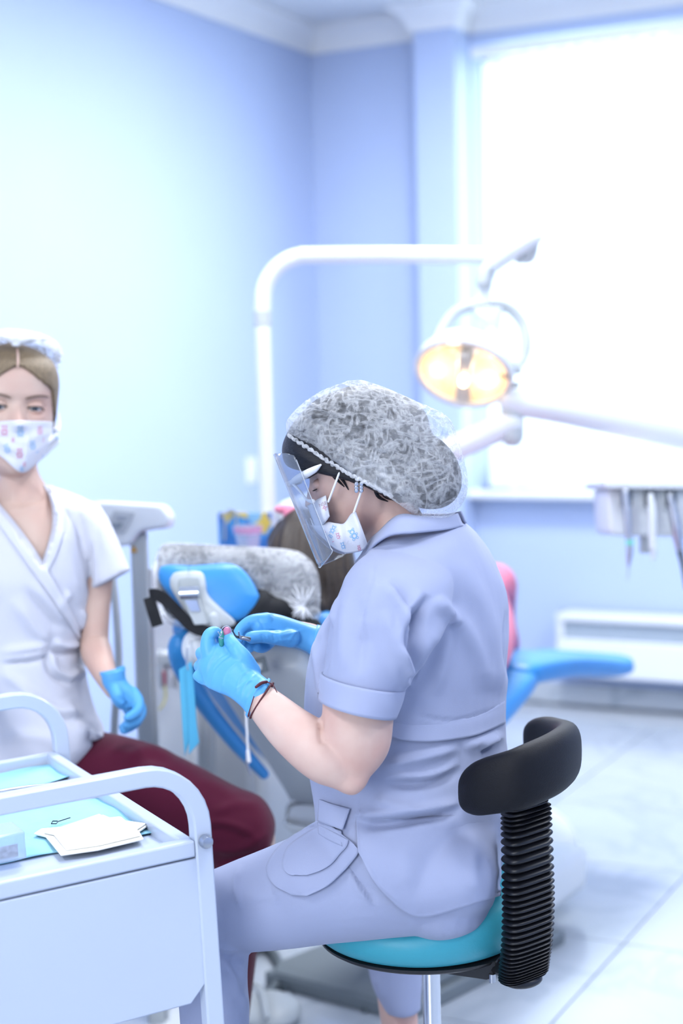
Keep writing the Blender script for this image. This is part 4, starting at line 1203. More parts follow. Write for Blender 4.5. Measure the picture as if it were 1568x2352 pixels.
# looped handles that run down as legs, square tube
def loop(bpos, h, lift):
    zf = -(T(0, bpos, 0).z) + .05
    pts = [T(-.016, bpos, zf / E3.z)]
    pts += [T(-.016, bpos, lift * .1)]
    R_ = .075
    for k in range(9):
        a = math.pi / 2 * k / 8
        pts.append(T(-.016 + R_ * (1 - math.cos(a)), bpos, h - R_ + R_ * math.sin(a)))
    pts.append(T(.25, bpos, h))
    for k in range(9):
        a = math.pi / 2 * k / 8
        pts.append(T(TLEN + .016 - R_ * (1 - math.sin(a)), bpos, h - R_ + R_ * math.cos(a)))
    pts.append(T(TLEN + .016, bpos, zf / E3.z))
    rr = []
    n = len(pts); out = []
    for i in range(n):
        tg = (pts[min(i + 1, n - 1)] - pts[max(i - 1, 0)]).normalized()
        nn = tg.cross(E2).normalized()
        s = .0118
        out.append([pts[i] + nn * (s * x) + E2 * (s * y) for x, y in ((-1, -.8), (-.8, -1), (.8, -1), (1, -.8), (1, .8), (.8, 1), (-.8, 1), (-1, .8))])
    return rings(out)
obj('handle', loop(-.004, .092, .0), ENAMEL, trolley, smooth=35)
obj('handle', loop(TDEP + .004, .094, .0), ENAMEL, trolley, smooth=35)
bl_c = T(-.016, -.022, -.002)
bo = obj('bolt', lathe(bl_c, -E2, [(.0088, -.004), (.0088, .003), (.007, .007), (.003, .0085)], 20), STEEL, trolley, smooth=40)
obj('lower_shelf', tbox(0, TLEN, 0, TDEP, -.60, -.585), ENAMEL, trolley)
# things on the trolley
paper_z = -.0188
def tsheet(poly, z, wav, seed, n=24):
    """sheet of paper on the tray, poly: four (a, b) corners"""
    rn = random.Random(seed); v = []
    for i in range(n):
        for j in range(n):
            s, t = i / (n - 1), j / (n - 1)
            a = (poly[0][0] * (1 - s) + poly[1][0] * s) * (1 - t) + (poly[3][0] * (1 - s) + poly[2][0] * s) * t
            b = (poly[0][1] * (1 - s) + poly[1][1] * s) * (1 - t) + (poly[3][1] * (1 - s) + poly[2][1] * s) * t
            w = wav * max(0, noise.noise(Vector((a * 14 + seed, b * 14, seed))) + .35)
            e = min(s, t, 1 - s, 1 - t)
            v.append(T(a, b, z + w * (1 if e > .02 else 1.3)))
    return v, grid_faces(n, n, False)
def on_tray(x, y, c): return on_plane(x, y, T(0, 0, c), E3)
def tab(x, y, c):
    q = on_tray(x, y, c) - TO; k = E1.dot(E2)
    a_, b_ = q.dot(E1), q.dot(E2); dn = 1 - k * k
    return ((a_ - b_ * k) / dn, (b_ - a_ * k) / dn)
near_q = [tab(*q, paper_z) for q in ((368, 1914), (-90, 2006), (-90, 1880), (258, 1832))]
far_q = [tab(*q, paper_z) for q in ((188, 1788), (-90, 1838), (-90, 1798), (142, 1757))]
obj('paper_sheet', tsheet(near_q, paper_z + .002, .004, 2), PAPERBLUE, None, solid=.0012, label='pale blue paper bib spread on the near half of the trolley tray', cat='paper bib', smooth=180)
obj('paper_sheet', tsheet(far_q, paper_z + .002, .005, 9), PAPERBLUE, None, solid=.0012, label='pale blue paper bib on the far half of the tray under the tweezers', cat='paper bib', smooth=180)
gpx = [(78, 1918), (95, 1907), (140, 1903), (228, 1873), (248, 1882), (275, 1879), (288, 1890), (341, 1898), (320, 1913), (330, 1930), (225, 1955), (140, 1967), (105, 1925)]
gz = [tab(*q, paper_z + .007) for q in gpx]
gcx = sum(a for a, b in gz) / len(gz); gcy = sum(b for a, b in gz) / len(gz)
g_th = thing('gauze_pad', 'folded white gauze pad with ragged edges lying on the blue paper', 'gauze', T(gcx, gcy, paper_z + .006))
obj('ply', prism([T(a, b, paper_z + .0072) for a, b in gz], E3 * .0025), GAUZE, g_th, bevel=.0008)
obj('ply', prism([T(gcx + (a - gcx) * .9 - .003, gcy + (b - gcy) * .82 - .006, paper_z + .0099) for a, b in gz], E3 * .003), GAUZE, g_th, bevel=.0012)
# wire hook
hk = [(188, 1876), (196, 1871), (220, 1866)]
WIRE = mat('steel wire', '#4a5058', 0.35, metal=1.0, var=0.1, vscale=50)
hw = [on_tray(x, y, paper_z + .011) for x, y in ((161, 1878), (133, 1887), (129, 1892), (118, 1892), (121, 1886), (133, 1886))]
obj('wire_hook', tube(hw, .0008, smooth=False, cols=8, round_ends=False), WIRE, None, label='thin bent wire hook lying on blue paper', cat='wire hook')
# tweezers across the far half
tw = thing('tweezers', 'long steel tweezers lying across the tray under the near handle', 'tweezers', on_tray(60, 1800, paper_z + .012))
tA = [on_tray(-40, 1822, paper_z + .016), on_tray(60, 1806, paper_z + .015), on_tray(150, 1797, paper_z + .014), on_tray(201, 1785, paper_z + .013)]
tB = [on_tray(-40, 1822, paper_z + .016), on_tray(60, 1816, paper_z + .018), on_tray(150, 1802, paper_z + .02), on_tray(201, 1787, paper_z + .014)]
obj('arm', tube(tA, [.005, .0045, .003, .001], cols=10, flat=.35, up=E3), STEEL, tw)
obj('arm', tube(tB, [.005, .0045, .003, .001], cols=10, flat=.35, up=E3), STEEL, tw)
# clear plastic box at the left
CLEARBOX = clear_mat('clear plastic box', '#e3eaf8', 0.08, 0.15, haze=0.25)
bxc = on_tray(5, 1968, paper_z + .01)
bxt = thing('plastic_box', 'clear plastic box with printed label at the left edge of the tray', 'box', bxc)
obj('case', box(bxc + E3 * .018 + E1 * .035, E1 * .06, E2 * .03, E3 * .018), CLEARBOX, bxt, bevel=.003)
obj('label_card', box(bxc + E3 * .012 + E1 * .035 - E2 * .024, E1 * .05, E2 * .001, E3 * .008), mat('printed label', '#dfe3ee', 0.6, var=0.5, vscale=180, var_col='#8b93a6'), bxt)

# ================================================================== the dental chair
CHAIRBLUE = mat('blue chair leatherette', '#3591db', 0.42, var=0.05, vscale=6, bump=0.1, bscale=350)
SHELL = mat('grey white chair plastic', '#b9c0c9', 0.35, var=0.03, vscale=5)
GREYP = mat('warm grey plastic', '#bcc3c8', 0.42, var=0.05, vscale=12)
WHITEP = mat('white appliance plastic', '#e3e9f0', 0.32, var=0.02, vscale=5)
DARKP = mat('dark grey plastic', '#5c666e', 0.45, var=0.1, vscale=20)
CHARCOAL = mat('charcoal cushion', '#43464f', 0.7, var=0.2, vscale=15)
BLACKCLOTH = mat('black strap webbing', '#0f1015', 0.8, var=0.2, vscale=60, bump=0.3, bscale=600)
FILM = cap_mat('clear gathered cover', 0.22, 0.16, 0.3)
AX = Vector((.49, .87, 0)).normalized()             # head end to foot end
BX = Vector((AX.y, -AX.x, 0))                        # across, to the right
CO = Vector((0.0, 3.27, 0))                          # floor below the joint of back and seat
def Q(s, w, z): return CO + AX * s + BX * w + Z * z
chair = thing('dental_chair', 'blue and white dental chair with film-covered headrest beside the seated dentist', 'dental chair', Q(.5, 0, 0))

def pad(path, width, thick, nrm_up=True, cols=40, wend=None):
    """upholstered slab swept along path points (s, z, halfwidth, halfthick)"""
    st = crom(path, 40); out = []
    n = len(st)
    for i in range(n):
        s, z, hw, ht = st[i]
        ds = st[min(i + 1, n - 1)][:2] - st[max(i - 1, 0)][:2]; ds /= np.linalg.norm(ds) + 1e-9
        nv = AX * (-ds[1]) + Z * ds[0]
        c = Q(s, 0, z)
        out.append([c + BX * (hw * sgnpow(math.cos(2 * math.pi * j / cols), .45)) + nv * (ht * sgnpow(math.sin(2 * math.pi * j / cols), .55)) for j in range(cols)])
    return rings(out)
BS0, BZ0, BS1, BZ1 = -.37, .925, .02, .53            # back: top and bottom of the recline
# back upholstery (faces the patient) and the rear shell (faces the camera)
def bpt(t, off):
    dx, dz = BS1 - BS0, BZ1 - BZ0; L = math.hypot(dx, dz)
    return BS0 + dx * t + (-dz / L) * off, BZ0 + dz * t + (dx / L) * off
bpath = []
for t, hw, ht in ((-.02, .14, .02), (.01, .195, .034), (.1, .222, .04), (.35, .238, .042), (.65, .235, .04), (.9, .215, .04), (1.0, .19, .03)):
    s, z = bpt(t, .055); bpath.append((s, z, hw, ht))
obj('back_upholstery', pad(bpath, 0, 0), CHAIRBLUE, chair, smooth=180)
obj('shoulder_bolster', ptube([(424, 1462, 2.96), (413, 1482, 2.96), (418, 1520, 2.98), (445, 1580, 3.0), (490, 1645, 3.04), (545, 1712, 3.08), (606, 1778, 3.12)], [18, 27, 27, 22, 19, 17, 12], rows=50, cols=20), CHAIRBLUE, chair, smooth=180)
spath = []
for t, hw, ht in ((.05, .07, .02), (.08, .105, .032), (.2, .125, .038), (.5, .135, .042), (.85, .14, .05), (1.05, .15, .05), (1.12, .13, .03)):
    s, z = bpt(t, .0); spath.append((s, z, hw, ht))
obj('back_shell', pad(spath, 0, 0), SHELL, chair, smooth=180)
# seat and leg rest
obj('seat_upholstery', pad([(-.02, .57, .15, .03), (.04, .58, .19, .045), (.3, .62, .19, .045), (.55, .665, .18, .036), (.66, .68, .165, .03)], 0, 0), CHAIRBLUE, chair, smooth=180)
fe = P(1342, 1512, 4.55)
fs = (fe - CO).dot(AX); fz = fe.z
print('foot end', fs, (fe - CO).dot(BX), fz)
obj('leg_rest', pad([(.62, .68, .15, .02), (.68, .69, .17, .034), (.95, .66, .175, .034), (fs - .1, fz - .0, .17, .03), (fs - .03, fz + .0, .16, .026), (fs, fz - .005, .12, .016)], 0, 0), CHAIRBLUE, chair, smooth=180)
obj('seat_shell', pad([(-.05, .49, .12, .03), (.0, .49, .14, .045), (.35, .54, .12, .04), (.62, .61, .10, .03)], 0, 0), WHITEP, chair, smooth=180)
# pedestal: sloped lift arm, base block, floor plate with screws
obj('lift_cover', pad([(.05, .44, .12, .06), (.15, .36, .13, .09), (.35, .22, .13, .10), (.5, .12, .14, .06)], 0, 0), WHITEP, chair, smooth=180)
obj('lift_cover', pad([(-.06, .47, .10, .03), (-.02, .42, .11, .05), (.12, .33, .11, .06), (.22, .26, .11, .05)], 0, 0), WHITEP, chair, smooth=180)
pl0 = on_plane(622, 2268, Vector((0, 0, .0)), Z); pl1 = on_plane(884, 2338, Vector((0, 0, 0)), Z)
ed = (pl1 - pl0); ed.z = 0; edn = ed.normalized(); bk = Vector((-edn.y, edn.x, 0))
PLATE = mat('grey steel plate', '#78828a', 0.4, var=0.06, vscale=8)
obj('base_plate', prism([pl0 - edn * .02, pl1 + edn * .06, pl1 + edn * .12 + bk * .62, pl0 + edn * .05 + bk * .62], Z * .035), PLATE, chair, bevel=.006)
obj('base_plate', prism([pl0 + Z * .035, pl1 + Z * .035 + edn * .04, pl1 + bk * .5 + Z * .035 + edn * .08, pl0 + bk * .5 + Z * .035 + edn * .06], Z * .02 + bk * .03), PLATE, chair, bevel=.006)
for px_ in (650, 838):
    c = on_plane(px_, 2268 + (px_ - 622) * .267 - 6, pl0, bk)
    obj('screw', lathe(c, -bk, [(.009, -.003), (.009, .003), (.006, .006)], 14), DARKP, chair)
obj('base_block', prism([Q(.55, -.14, .05), Q(.55, .14, .05), Q(1.0, .16, .05), Q(1.0, -.16, .05)], Z * .12 + AX * .02), WHITEP, chair, bevel=.03, seg=4)
# white foot of the chair base seen past the rubber post
rb = on_plane(1238, 1990, Vector((0, 0, 0)), Z)
obj('base_cover', ellipsoid(Vector((rb.x - .05, rb.y + .12, .05)), Vector((.17, .03, 0)), Vector((-.03, .22, 0)), Z * .10), WHITEP, chair, smooth=180)
# headrest: cushion under a gathered film, blue rear pad, grey yoke with chrome latch
hd = 2.93
cush = sil([(364, 1300, 366, 1372, hd, .035), (370, 1258, 384, 1408, hd, .055), (394, 1249, 410, 1425, hd + .01, .062), (480, 1252, 490, 1440, hd + .015, .066), (600, 1258, 600, 1440, hd + .0, .066), (670, 1268, 668, 1440, hd - .015, .062), (706, 1286, 700, 1434, hd - .03, .052), (722, 1318, 718, 1420, hd - .035, .035)], 40, 36, e=.75)
obj('headrest_cushion', cush, CHARCOAL, chair, smooth=180)
def grow(vf, k):
    v = np.array([tuple(p) for p in vf[0]], float); c = v.mean(0)
    n = vnormals(v, vf[1])
    if ((v - c) * n).sum() < 0: n = -n
    return v + n * k, vf[1]
film = sil([(357, 1310, 360, 1365, hd, .035), (358, 1280, 366, 1400, hd, .058), (370, 1254, 384, 1425, hd, .066), (392, 1246, 410, 1440, hd + .01, .070), (480, 1250, 490, 1452, hd + .015, .073), (600, 1256, 600, 1452, hd, .073), (673, 1264, 670, 1450, hd - .015, .071), (708, 1282, 704, 1444, hd - .03, .066), (728, 1312, 726, 1436, hd - .035, .056), (735, 1350, 733, 1420, hd - .035, .035)], 90, 110, e=.75)
rn = random.Random(5); fst = []
for k in range(26):          # star of gathers at the right end
    a = 2 * math.pi * k / 26 + .1 * rn.random()
    fst.append(([(697 + 6 * math.cos(a), 1393 + 6 * math.sin(a)), (697 + 26 * math.cos(a), 1393 + 26 * math.sin(a)), (697 + (48 + 20 * rn.random()) * math.cos(a), 1393 + (48 + 20 * rn.random()) * math.sin(a))], rn.choice((3.5, 3, -2.5)), 3.2))
fst.append(([(690, 1388), (697, 1393), (704, 1398)], -7, 8))
for k in range(22):
    x = 380 + 320 * rn.random(); y = 1255 + 70 * rn.random()
    fst.append(([(x, y), (x + 20 * rn.random(), y + 20), (x + 10 + 30 * rn.random(), y + 30 + 40 * rn.random())], rn.choice((2, -1.6, 1.6)), 3.2))
fst.append(([(400, 1252), (415, 1275), (424, 1292)], 3, 3))
film = folds((np.array([tuple(p) for p in film[0]]), film[1]), fst)
obj('headrest_cover', film, FILM, chair, smooth=180, label='gathered see-through cover over the headrest')
ftree = bvh(film); gts = []
for k in range(22):
    a = 2 * math.pi * k / 22 + .12 * rn.random(); L = 34 + 26 * rn.random(); pts = []
    for r in (3, L * .5, L):
        x, y = 697 + r * math.cos(a), 1393 + r * math.sin(a)
        dr = (P(x, y, 1) - CAM).normalized(); h = ftree.ray_cast(CAM, dr)
        if h[0] is not None: pts.append(h[0] - dr * .001)
    if len(pts) == 3: gts.append(tube(pts, [.0022, .0016, .0004], cols=6, rows=8))
obj('cover_gathers', join(*gts), STRAP, chair, smooth=180, kind='stuff')
hb = hd - .085
pad_poly = [(368, 1302), (392, 1297), (440, 1299), (480, 1296), (523, 1294), (552, 1304), (576, 1330), (592, 1360), (595, 1376), (582, 1402), (556, 1422), (520, 1436), (470, 1440), (440, 1424), (415, 1398), (388, 1366), (368, 1338), (363, 1316)]
def cushion_poly(poly, dfun, thick, dome, rows=9):
    """soft pad with a pixel outline: front (camera) side domed"""
    n = 64
    pts = crom(list(poly) + [poly[0]], n + 1)[:-1]
    c = pts.mean(0)
    rsx = []
    for k in (0.0, .45, .75, .9, .98, 1.0, 1.0, .97):
        pass
    prof_ = [(.05, 1.0), (.4, .93), (.7, .75), (.88, .48), (.97, .2), (1.0, 0.0), (.985, -.5), (.95, -1)]
    for sc, h in prof_:
        ring_ = []
        for p in pts:
            q = c + (p - c) * sc
            d = dfun(q[0], q[1])
            ring_.append(P(q[0], q[1], d - (dome * h if h > 0 else thick * h)))
        rsx.append(ring_)
    return rings(rsx)
hb_f = lambda x, y: hb + (x - 480) * (-.0001) + (y - 1370) * (-.00018)
obj('headrest_back', cushion_poly(pad_poly, hb_f, .03, .022), CHAIRBLUE, chair, smooth=180)
obj('seam', ptube([(432, 1299, hb + .0), (435, 1312, hb - .018)], [1.2, 1.2], cols=6), mat('blue seam', '#2f78b4', .6, var=.1), chair)
yo = [(390, 1330), (400, 1316), (420, 1312), (455, 1312), (468, 1320), (474, 1338), (480, 1366), (508, 1396), (540, 1428), (520, 1440), (448, 1440), (432, 1418), (408, 1378), (392, 1350)]
obj('yoke', cushion_poly(yo, lambda x, y: hb_f(x, y) - .018, .02, .012), GREYP, chair, smooth=180)
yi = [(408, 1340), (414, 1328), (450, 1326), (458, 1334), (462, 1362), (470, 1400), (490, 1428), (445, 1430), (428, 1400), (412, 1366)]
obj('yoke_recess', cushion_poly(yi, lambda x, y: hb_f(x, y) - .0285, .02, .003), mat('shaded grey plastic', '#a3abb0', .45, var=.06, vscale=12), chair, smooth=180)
obj('latch', tube([P(414, 1362, hb - .045), P(457, 1360, hb - .048)], [.011, .011], cols=16, smooth=False, round_ends=False), CHROME, chair, smooth=40)
obj('latch_plate', prism([P(x, y, hb - .04) for x, y in ((418, 1374), (456, 1372), (478, 1434), (446, 1436))], FWD * .012), GREYP, chair, bevel=.002)
obj('latch_mirror', prism([P(x, y, hb - .043) for x, y in ((424, 1378), (452, 1378), (460, 1404), (438, 1404))], FWD * .002), CHROME, chair)
obj('latch_hinge', tube([P(490, 1418, hb - .035), P(497, 1436, hb - .035)], [.010, .010], cols=14, smooth=False), GREYP, chair)
obj('neck_bar', tube([P(462, 1432, hb - .02), P(480, 1470, hb + .02), P(500, 1520, hb + .06)], [.014, .014, .014], cols=12, flat=.6), STEEL, chair)
# straps and folded black cloth behind the headrest
def ribbon(pxs, w, name='strap', n=30):
    st = crom(pxs, n); rs_ = []
    pp_ = [P(*q[:3]) for q in st]
    for i in range(n):
        tg = (pp_[min(i + 1, n - 1)] - pp_[max(i - 1, 0)]).normalized()
        sd = Vector((st[i][3], st[i][4], st[i][5])) if len(st[i]) > 3 else FWD.cross(tg).normalized()
        sd = (sd - tg * sd.dot(tg)).normalized(); nn = tg.cross(sd)
        rs_.append([pp_[i] + sd * (w * x) + nn * (.0012 * y) for x, y in ((-1, -1), (1, -1), (1, 1), (-1, 1))])
    return obj(name, rings(rs_), BLACKCLOTH, chair, smooth=30)
ribbon([(344, 1366, hb - .02), (358, 1366, hb - .03), (380, 1378, hb - .03), (410, 1408, hb - .035), (440, 1438, hb - .035), (470, 1450, hb - .035), (510, 1452, hb - .035), (560, 1440, hb - .02)], .0105)
ribbon([(342, 1372, hb - .022), (350, 1400, hb - .03), (362, 1438, hb - .032)], .0105)
bc = remesh(join(pf([(560, 1432, hb), (600, 1405, hb - .0), (640, 1398, hb + .0), (672, 1400, hb + .01)], [20, 26, 22, 8]), pf([(596, 1360, hb + .02), (605, 1385, hb + .0), (580, 1410, hb - .01)], [12, 24, 18]), pf([(610, 1370, hb + .02), (650, 1392, hb + .01), (668, 1406, hb)], [14, 16, 8]), pf([(640, 1430, hb + .02), (720, 1440, hb)], [22, 20])), .004, 4)
obj('black_cloth', bc, BLACKCLOTH, chair, smooth=180)
# white shoulder cap of the back shell, control buttons
obj('shell_cap', ellipsoid(P(452, 1488, 2.86), RGT * .028, FWD * .03, UPV * .034), WHITEP, chair, smooth=180)
obj('control', box(P(597, 1529, 2.895), RGT * .013 + UPV * .004, UPV * .014 - RGT * .004, FWD * .006), DARKP, chair, bevel=.002)
obj('button', box(P(594, 1531, 2.888), RGT * .006, UPV * .006, FWD * .004), GREYP, chair, bevel=.001)

# bib chain with clip and the blue paper hanging from its other end
ch = thing('bib_chain', 'white beaded bib chain with metal clip hanging behind the chair', 'bib chain', P(568, 1650, 2.8))
bead = ellipsoid(Vector((0, 0, 0)), Vector((.0022, 0, 0)), Vector((0, .0022, 0)), Vector((0, 0, .0026)), 8, 6)
bm_ = to_mesh('bead', bead); bm_.materials.append(STRAP)
for k in range(30):
    t = k / 29
    o = bpy.data.objects.new('bead', bm_); COL.objects.link(o); o.parent = ch
    o.location = P(563 + 6 * t, 1600 + 125 * t, 2.80) - ch.location
obj('clip', ptube([(569, 1726, 2.8), (571, 1748, 2.8)], [4.5, 5.5], cols=10), STRAP, ch)
obj('clip_jaw', ptube([(566, 1746, 2.8), (570, 1764, 2.8), (576, 1782, 2.8)], [4.5, 4.5, 2.2], cols=8, flat=.6), STEEL, ch)
hm_ = thing('paper_mask', 'folded light blue mask hanging from a clip on the chair back', 'mask', P(432, 1730, 2.82))
MASKBLUE = mat('light blue mask paper', '#5cc0ea', 0.7, var=0.05, vscale=20, bump=0.2, bscale=300)
obj('fold', prism([P(x, y, 2.815) for x, y in ((411, 1538), (428, 1528), (436, 1600), (438, 1690), (424, 1738), (420, 1690), (414, 1600))], FWD * .003), MASKBLUE, hm_, bevel=.001)
obj('fold', prism([P(x, y, 2.805 + (x - 430) * .0006) for x, y in ((427, 1528), (440, 1518), (447, 1600), (451, 1660), (457, 1706), (433, 1734), (434, 1660), (431, 1590))], FWD * .003), MASKBLUE, hm_, bevel=.001)
obj('clip', join(ptube([(430, 1490, 2.81), (429, 1520, 2.808), (431, 1538, 2.805)], [3, 4, 3], cols=8, flat=.6)), STEEL, hm_)
obj('cord', ptube([(432, 1490, 2.81), (438, 1470, 2.83), (462, 1462, 2.82), (478, 1462, 2.83)], [1.6] * 4, cols=6), STRAP, hm_)

# ================================================================== patient lying in the chair
PINK = mat('pink clothing', '#e58aa6', 0.75, var=0.12, vscale=10, bump=0.15, bscale=400)
patient = thing('person', 'patient in pink with long brown hair reclining in the dental chair', 'person', Q(.2, 0, .62))
pc_ = P(735, 1252, 3.2)
pm = head_frame(P(742, 1345, 3.2), P(716, 1185, 3.16), AX * .8 + Z * .35 + BX * .25)
pneck = tube([P(740, 1330, 3.17), Q(-.13, .05, .93)], [.045, .05], cols=16)
ptor = tube([Q(-.14, .03, .86), Q(-.08, .02, .76), Q(.0, .0, .70), Q(.12, 0, .69)], [.10, .13, .13, .12], cols=20, flat=.75)
pl_ = [tube([Q(.1, w, .69), Q(.5, w * 1.1, .78), P(1136 - 30 * (w > 0), 1345, 4.05)], [.075, .065, .05], cols=16) for w in (-.08, .08)]
ps_ = [tube([P(1136 - 30 * (w > 0), 1345, 4.05), P(1140 - 30 * (w > 0), 1420, 4.15), P(1158 - 30 * (w > 0), 1492, 4.22)], [.05, .045, .036], cols=16) for w in (-.08, .08)]
pa_ = [tube([Q(-.1, w, .86), Q(.0, w * 1.25, .74), Q(.2, w * .5, .80)], [.045, .04, .032], cols=14) for w in (-.16, .16)]
pb = remesh(join(xf(pm, head_mesh()), xf(pm, ear_mesh(-1)), xf(pm, ear_mesh(1)), pneck, ptor, *pl_, *ps_, *pa_), .006, 4)
obj('body', pb, SKIN2, patient, smooth=180)
ptop = remesh(join(tube([Q(-.15, .03, .885), Q(-.08, .02, .765), Q(.0, .0, .705), Q(.13, 0, .695)], [.115, .145, .145, .14], cols=24, flat=.78), *[tube([Q(-.11, w, .875), Q(.0, w * 1.25, .745), Q(.14, w * .75, .78)], [.056, .05, .044], cols=16) for w in (-.16, .16)]), .007, 5)
obj('top', ptop, PINK, patient, smooth=180)
ptr = remesh(join(*[tube([Q(.08, w, .69), Q(.5, w * 1.1, .78), P(1136 - 30 * (w > 0), 1343, 4.05)], [.09, .075, .054], cols=18) for w in (-.08, .08)], *[tube([P(1136 - 30 * (w > 0), 1343, 4.05), P(1140 - 30 * (w > 0), 1420, 4.15), P(1158 - 30 * (w > 0), 1480, 4.22)], [.058, .05, .042], cols=18) for w in (-.08, .08)]), .007, 5)
obj('trousers', ptr, PINK, patient, smooth=180)
for w in (0, 1):
    obj('sock', tube([P(1152 - 34 * w, 1490, 4.2), P(1160 - 34 * w, 1500, 4.26), P(1166 - 34 * w, 1498, 4.33)], [.034, .034, .026], cols=14), PINK, patient, smooth=180)
ph_c = pm @ Vector((0, -.06, .62))
phair = remesh(join(ellipsoid(ph_c, (pm.to_3x3() @ Vector((.37, 0, 0))), (pm.to_3x3() @ Vector((0, .47, 0))), (pm.to_3x3() @ Vector((0, 0, .45)))),
    pf([(690, 1215, 3.1), (668, 1290, 3.05), (690, 1350, 3.0), (720, 1400, 2.98)], [50, 62, 50, 42]), pf([(740, 1230, 3.1), (745, 1320, 3.05), (760, 1400, 3.02), (770, 1440, 3.02)], [66, 76, 66, 50]), pf([(655, 1215, 3.14), (636, 1245, 3.12), (640, 1275, 3.1)], [26, 24, 20])), .006, 5)
hs_ = []
for k in range(26):
    x = 625 + k * 7.5
    hs_.append(([(x * .75 + 180, 1190), (x * .92 + 58, 1250), (x, 1320), (x + 8, 1400)], rn.choice((3, -3, 2)), 4))
phair = folds(phair, hs_)
obj('hair', phair, BROWN_HAIR, patient, smooth=180, label='long brown hair')
obj('hair_bow', join(ellipsoid(P(655, 1170, 3.12), RGT * .022, FWD * .015, UPV * .010), ellipsoid(P(664, 1182, 3.1), RGT * .012, FWD * .012, UPV * .018)), PINK, patient, smooth=180)

# ================================================================== dental unit: pole, arms, lamp, delivery head
LD = 3.95
unit_c = P(618, 1300, LD)
unit = thing('dental_unit', 'white dental unit with tall lamp pole and jointed arms behind the chair', 'dental unit', Vector((unit_c.x, unit_c.y, 0)))
px = LD / F
# column cabinet
cx0 = P(565, 1300, 3.98)
ub = Vector((cx0.x, cx0.y, 0))
topz = P(560, 1262, 3.98).z
obj('cabinet', box(ub + Z * (topz / 2), AX * .13, BX * .11, Z * (topz / 2)), WHITEP, unit, bevel=.03, seg=4)
lb = P(398, 1560, 3.72)
lz1 = P(400, 1385, 3.72).z
obj('cabinet', box(Vector((lb.x, lb.y, lz1 / 2)), RGT * .055, Vector((0, .10, 0)), Z * (lz1 / 2)), WHITEP, unit, bevel=.025, seg=4)
obj('cabinet', box(Vector((P(470, 1700, 3.85).x, 3.85, .36)), RGT * .12, Vector((0, .08, 0)), Z * .36), SHELL, unit, bevel=.02, seg=3)
# suction holder with hoses
hc = P(378, 1512, 3.55)
obj('suction_holder', box(hc, RGT * .034, FWD * .03, UPV * .016), GREYP, unit, bevel=.008)
for k, (x, dd) in enumerate(((368, 0), (386, .01), (400, .02))):
    obj('suction_tip', ptube([(x, 1500, 3.53 + dd), (x + 2, 1545, 3.53 + dd), (x + 3, 1575, 3.53 + dd)], [9, 10, 6], cols=12), (GREYP, WHITEP, GREYP)[k], unit)
obj('hose', ptube([(378, 1575, 3.53), (380, 1600, 3.53), (372, 1622, 3.52), (352, 1640, 3.52)], [3, 3, 2.5, 2.5], cols=8), mat('yellow hose', '#d8d28c', .5, var=.05), unit)
obj('hose', ptube([(376, 1545, 3.52), (378, 1570, 3.52)], [4, 4], cols=8), mat('red valve', '#b06a78', .5, var=.05), unit)
for x in (456, 470, 487):
    obj('hose', ptube([(x, 1600, 3.6), (x + 3, 1700, 3.6), (x + 4, 1800, 3.62), (x + 20, 1900, 3.65)], [7, 7, 7, 7], cols=10), GREYP, unit)
obj('water_cup_filler', ptube([(360, 1300, 3.62), (352, 1330, 3.6), (356, 1400, 3.6)], [9, 11, 11], cols=12), WHITEP, unit)
# pole with a bent top
r_ = 19
obj('pole', ptube([(622, 1480, LD), (618, 1300, LD), (610, 1000, LD), (603, 745, LD)], [18, 18, 18, 18], cols=22), WHITEP, unit, smooth=60)
obj('pole_collar', ptube([(603, 748, LD), (602, 716, LD)], [20, 20], cols=22, smooth=False, round_ends=False), GREYP, unit, smooth=40)
arc = [(602, 730, LD)] + [(600 + 4 + 102 * (1 - math.cos(a)), 690 - 103 * math.sin(a), LD) for a in np.linspace(0, math.pi / 2, 9)] + [(900, 586, LD), (1140, 589, LD)]
obj('pole_arm', ptube(arc, [19] * len(arc), rows=80, cols=22), WHITEP, unit, smooth=60)
# jointed arm that carries the delivery head, running behind the dentist's head
obj('lower_arm', ptube([(660, 1180, 4.0), (850, 1110, 3.98), (1060, 1022, 3.95), (1175, 972, 3.92)], [30, 30, 30, 30], cols=20), WHITEP, unit, smooth=60)
obj('joint', ptube([(1176, 925, 3.92), (1176, 1000, 3.92)], [26, 27], cols=20, smooth=False), GREYP, unit, smooth=60)
obj('joint', ptube([(1178, 985, 3.92), (1178, 900, 3.92)], [22, 24], cols=20, smooth=False), DARKP, unit, smooth=60)
obj('upper_arm', ptube([(1180, 920, 3.92), (1300, 938, 3.9), (1568, 990, 3.86), (1720, 1020, 3.84)], [36, 38, 44, 44], cols=22), WHITEP, unit, smooth=60)
obj('drop_post', ptube([(1720, 1010, 3.84), (1722, 1130, 3.84)], [36, 36], cols=18), WHITEP, unit, smooth=60)

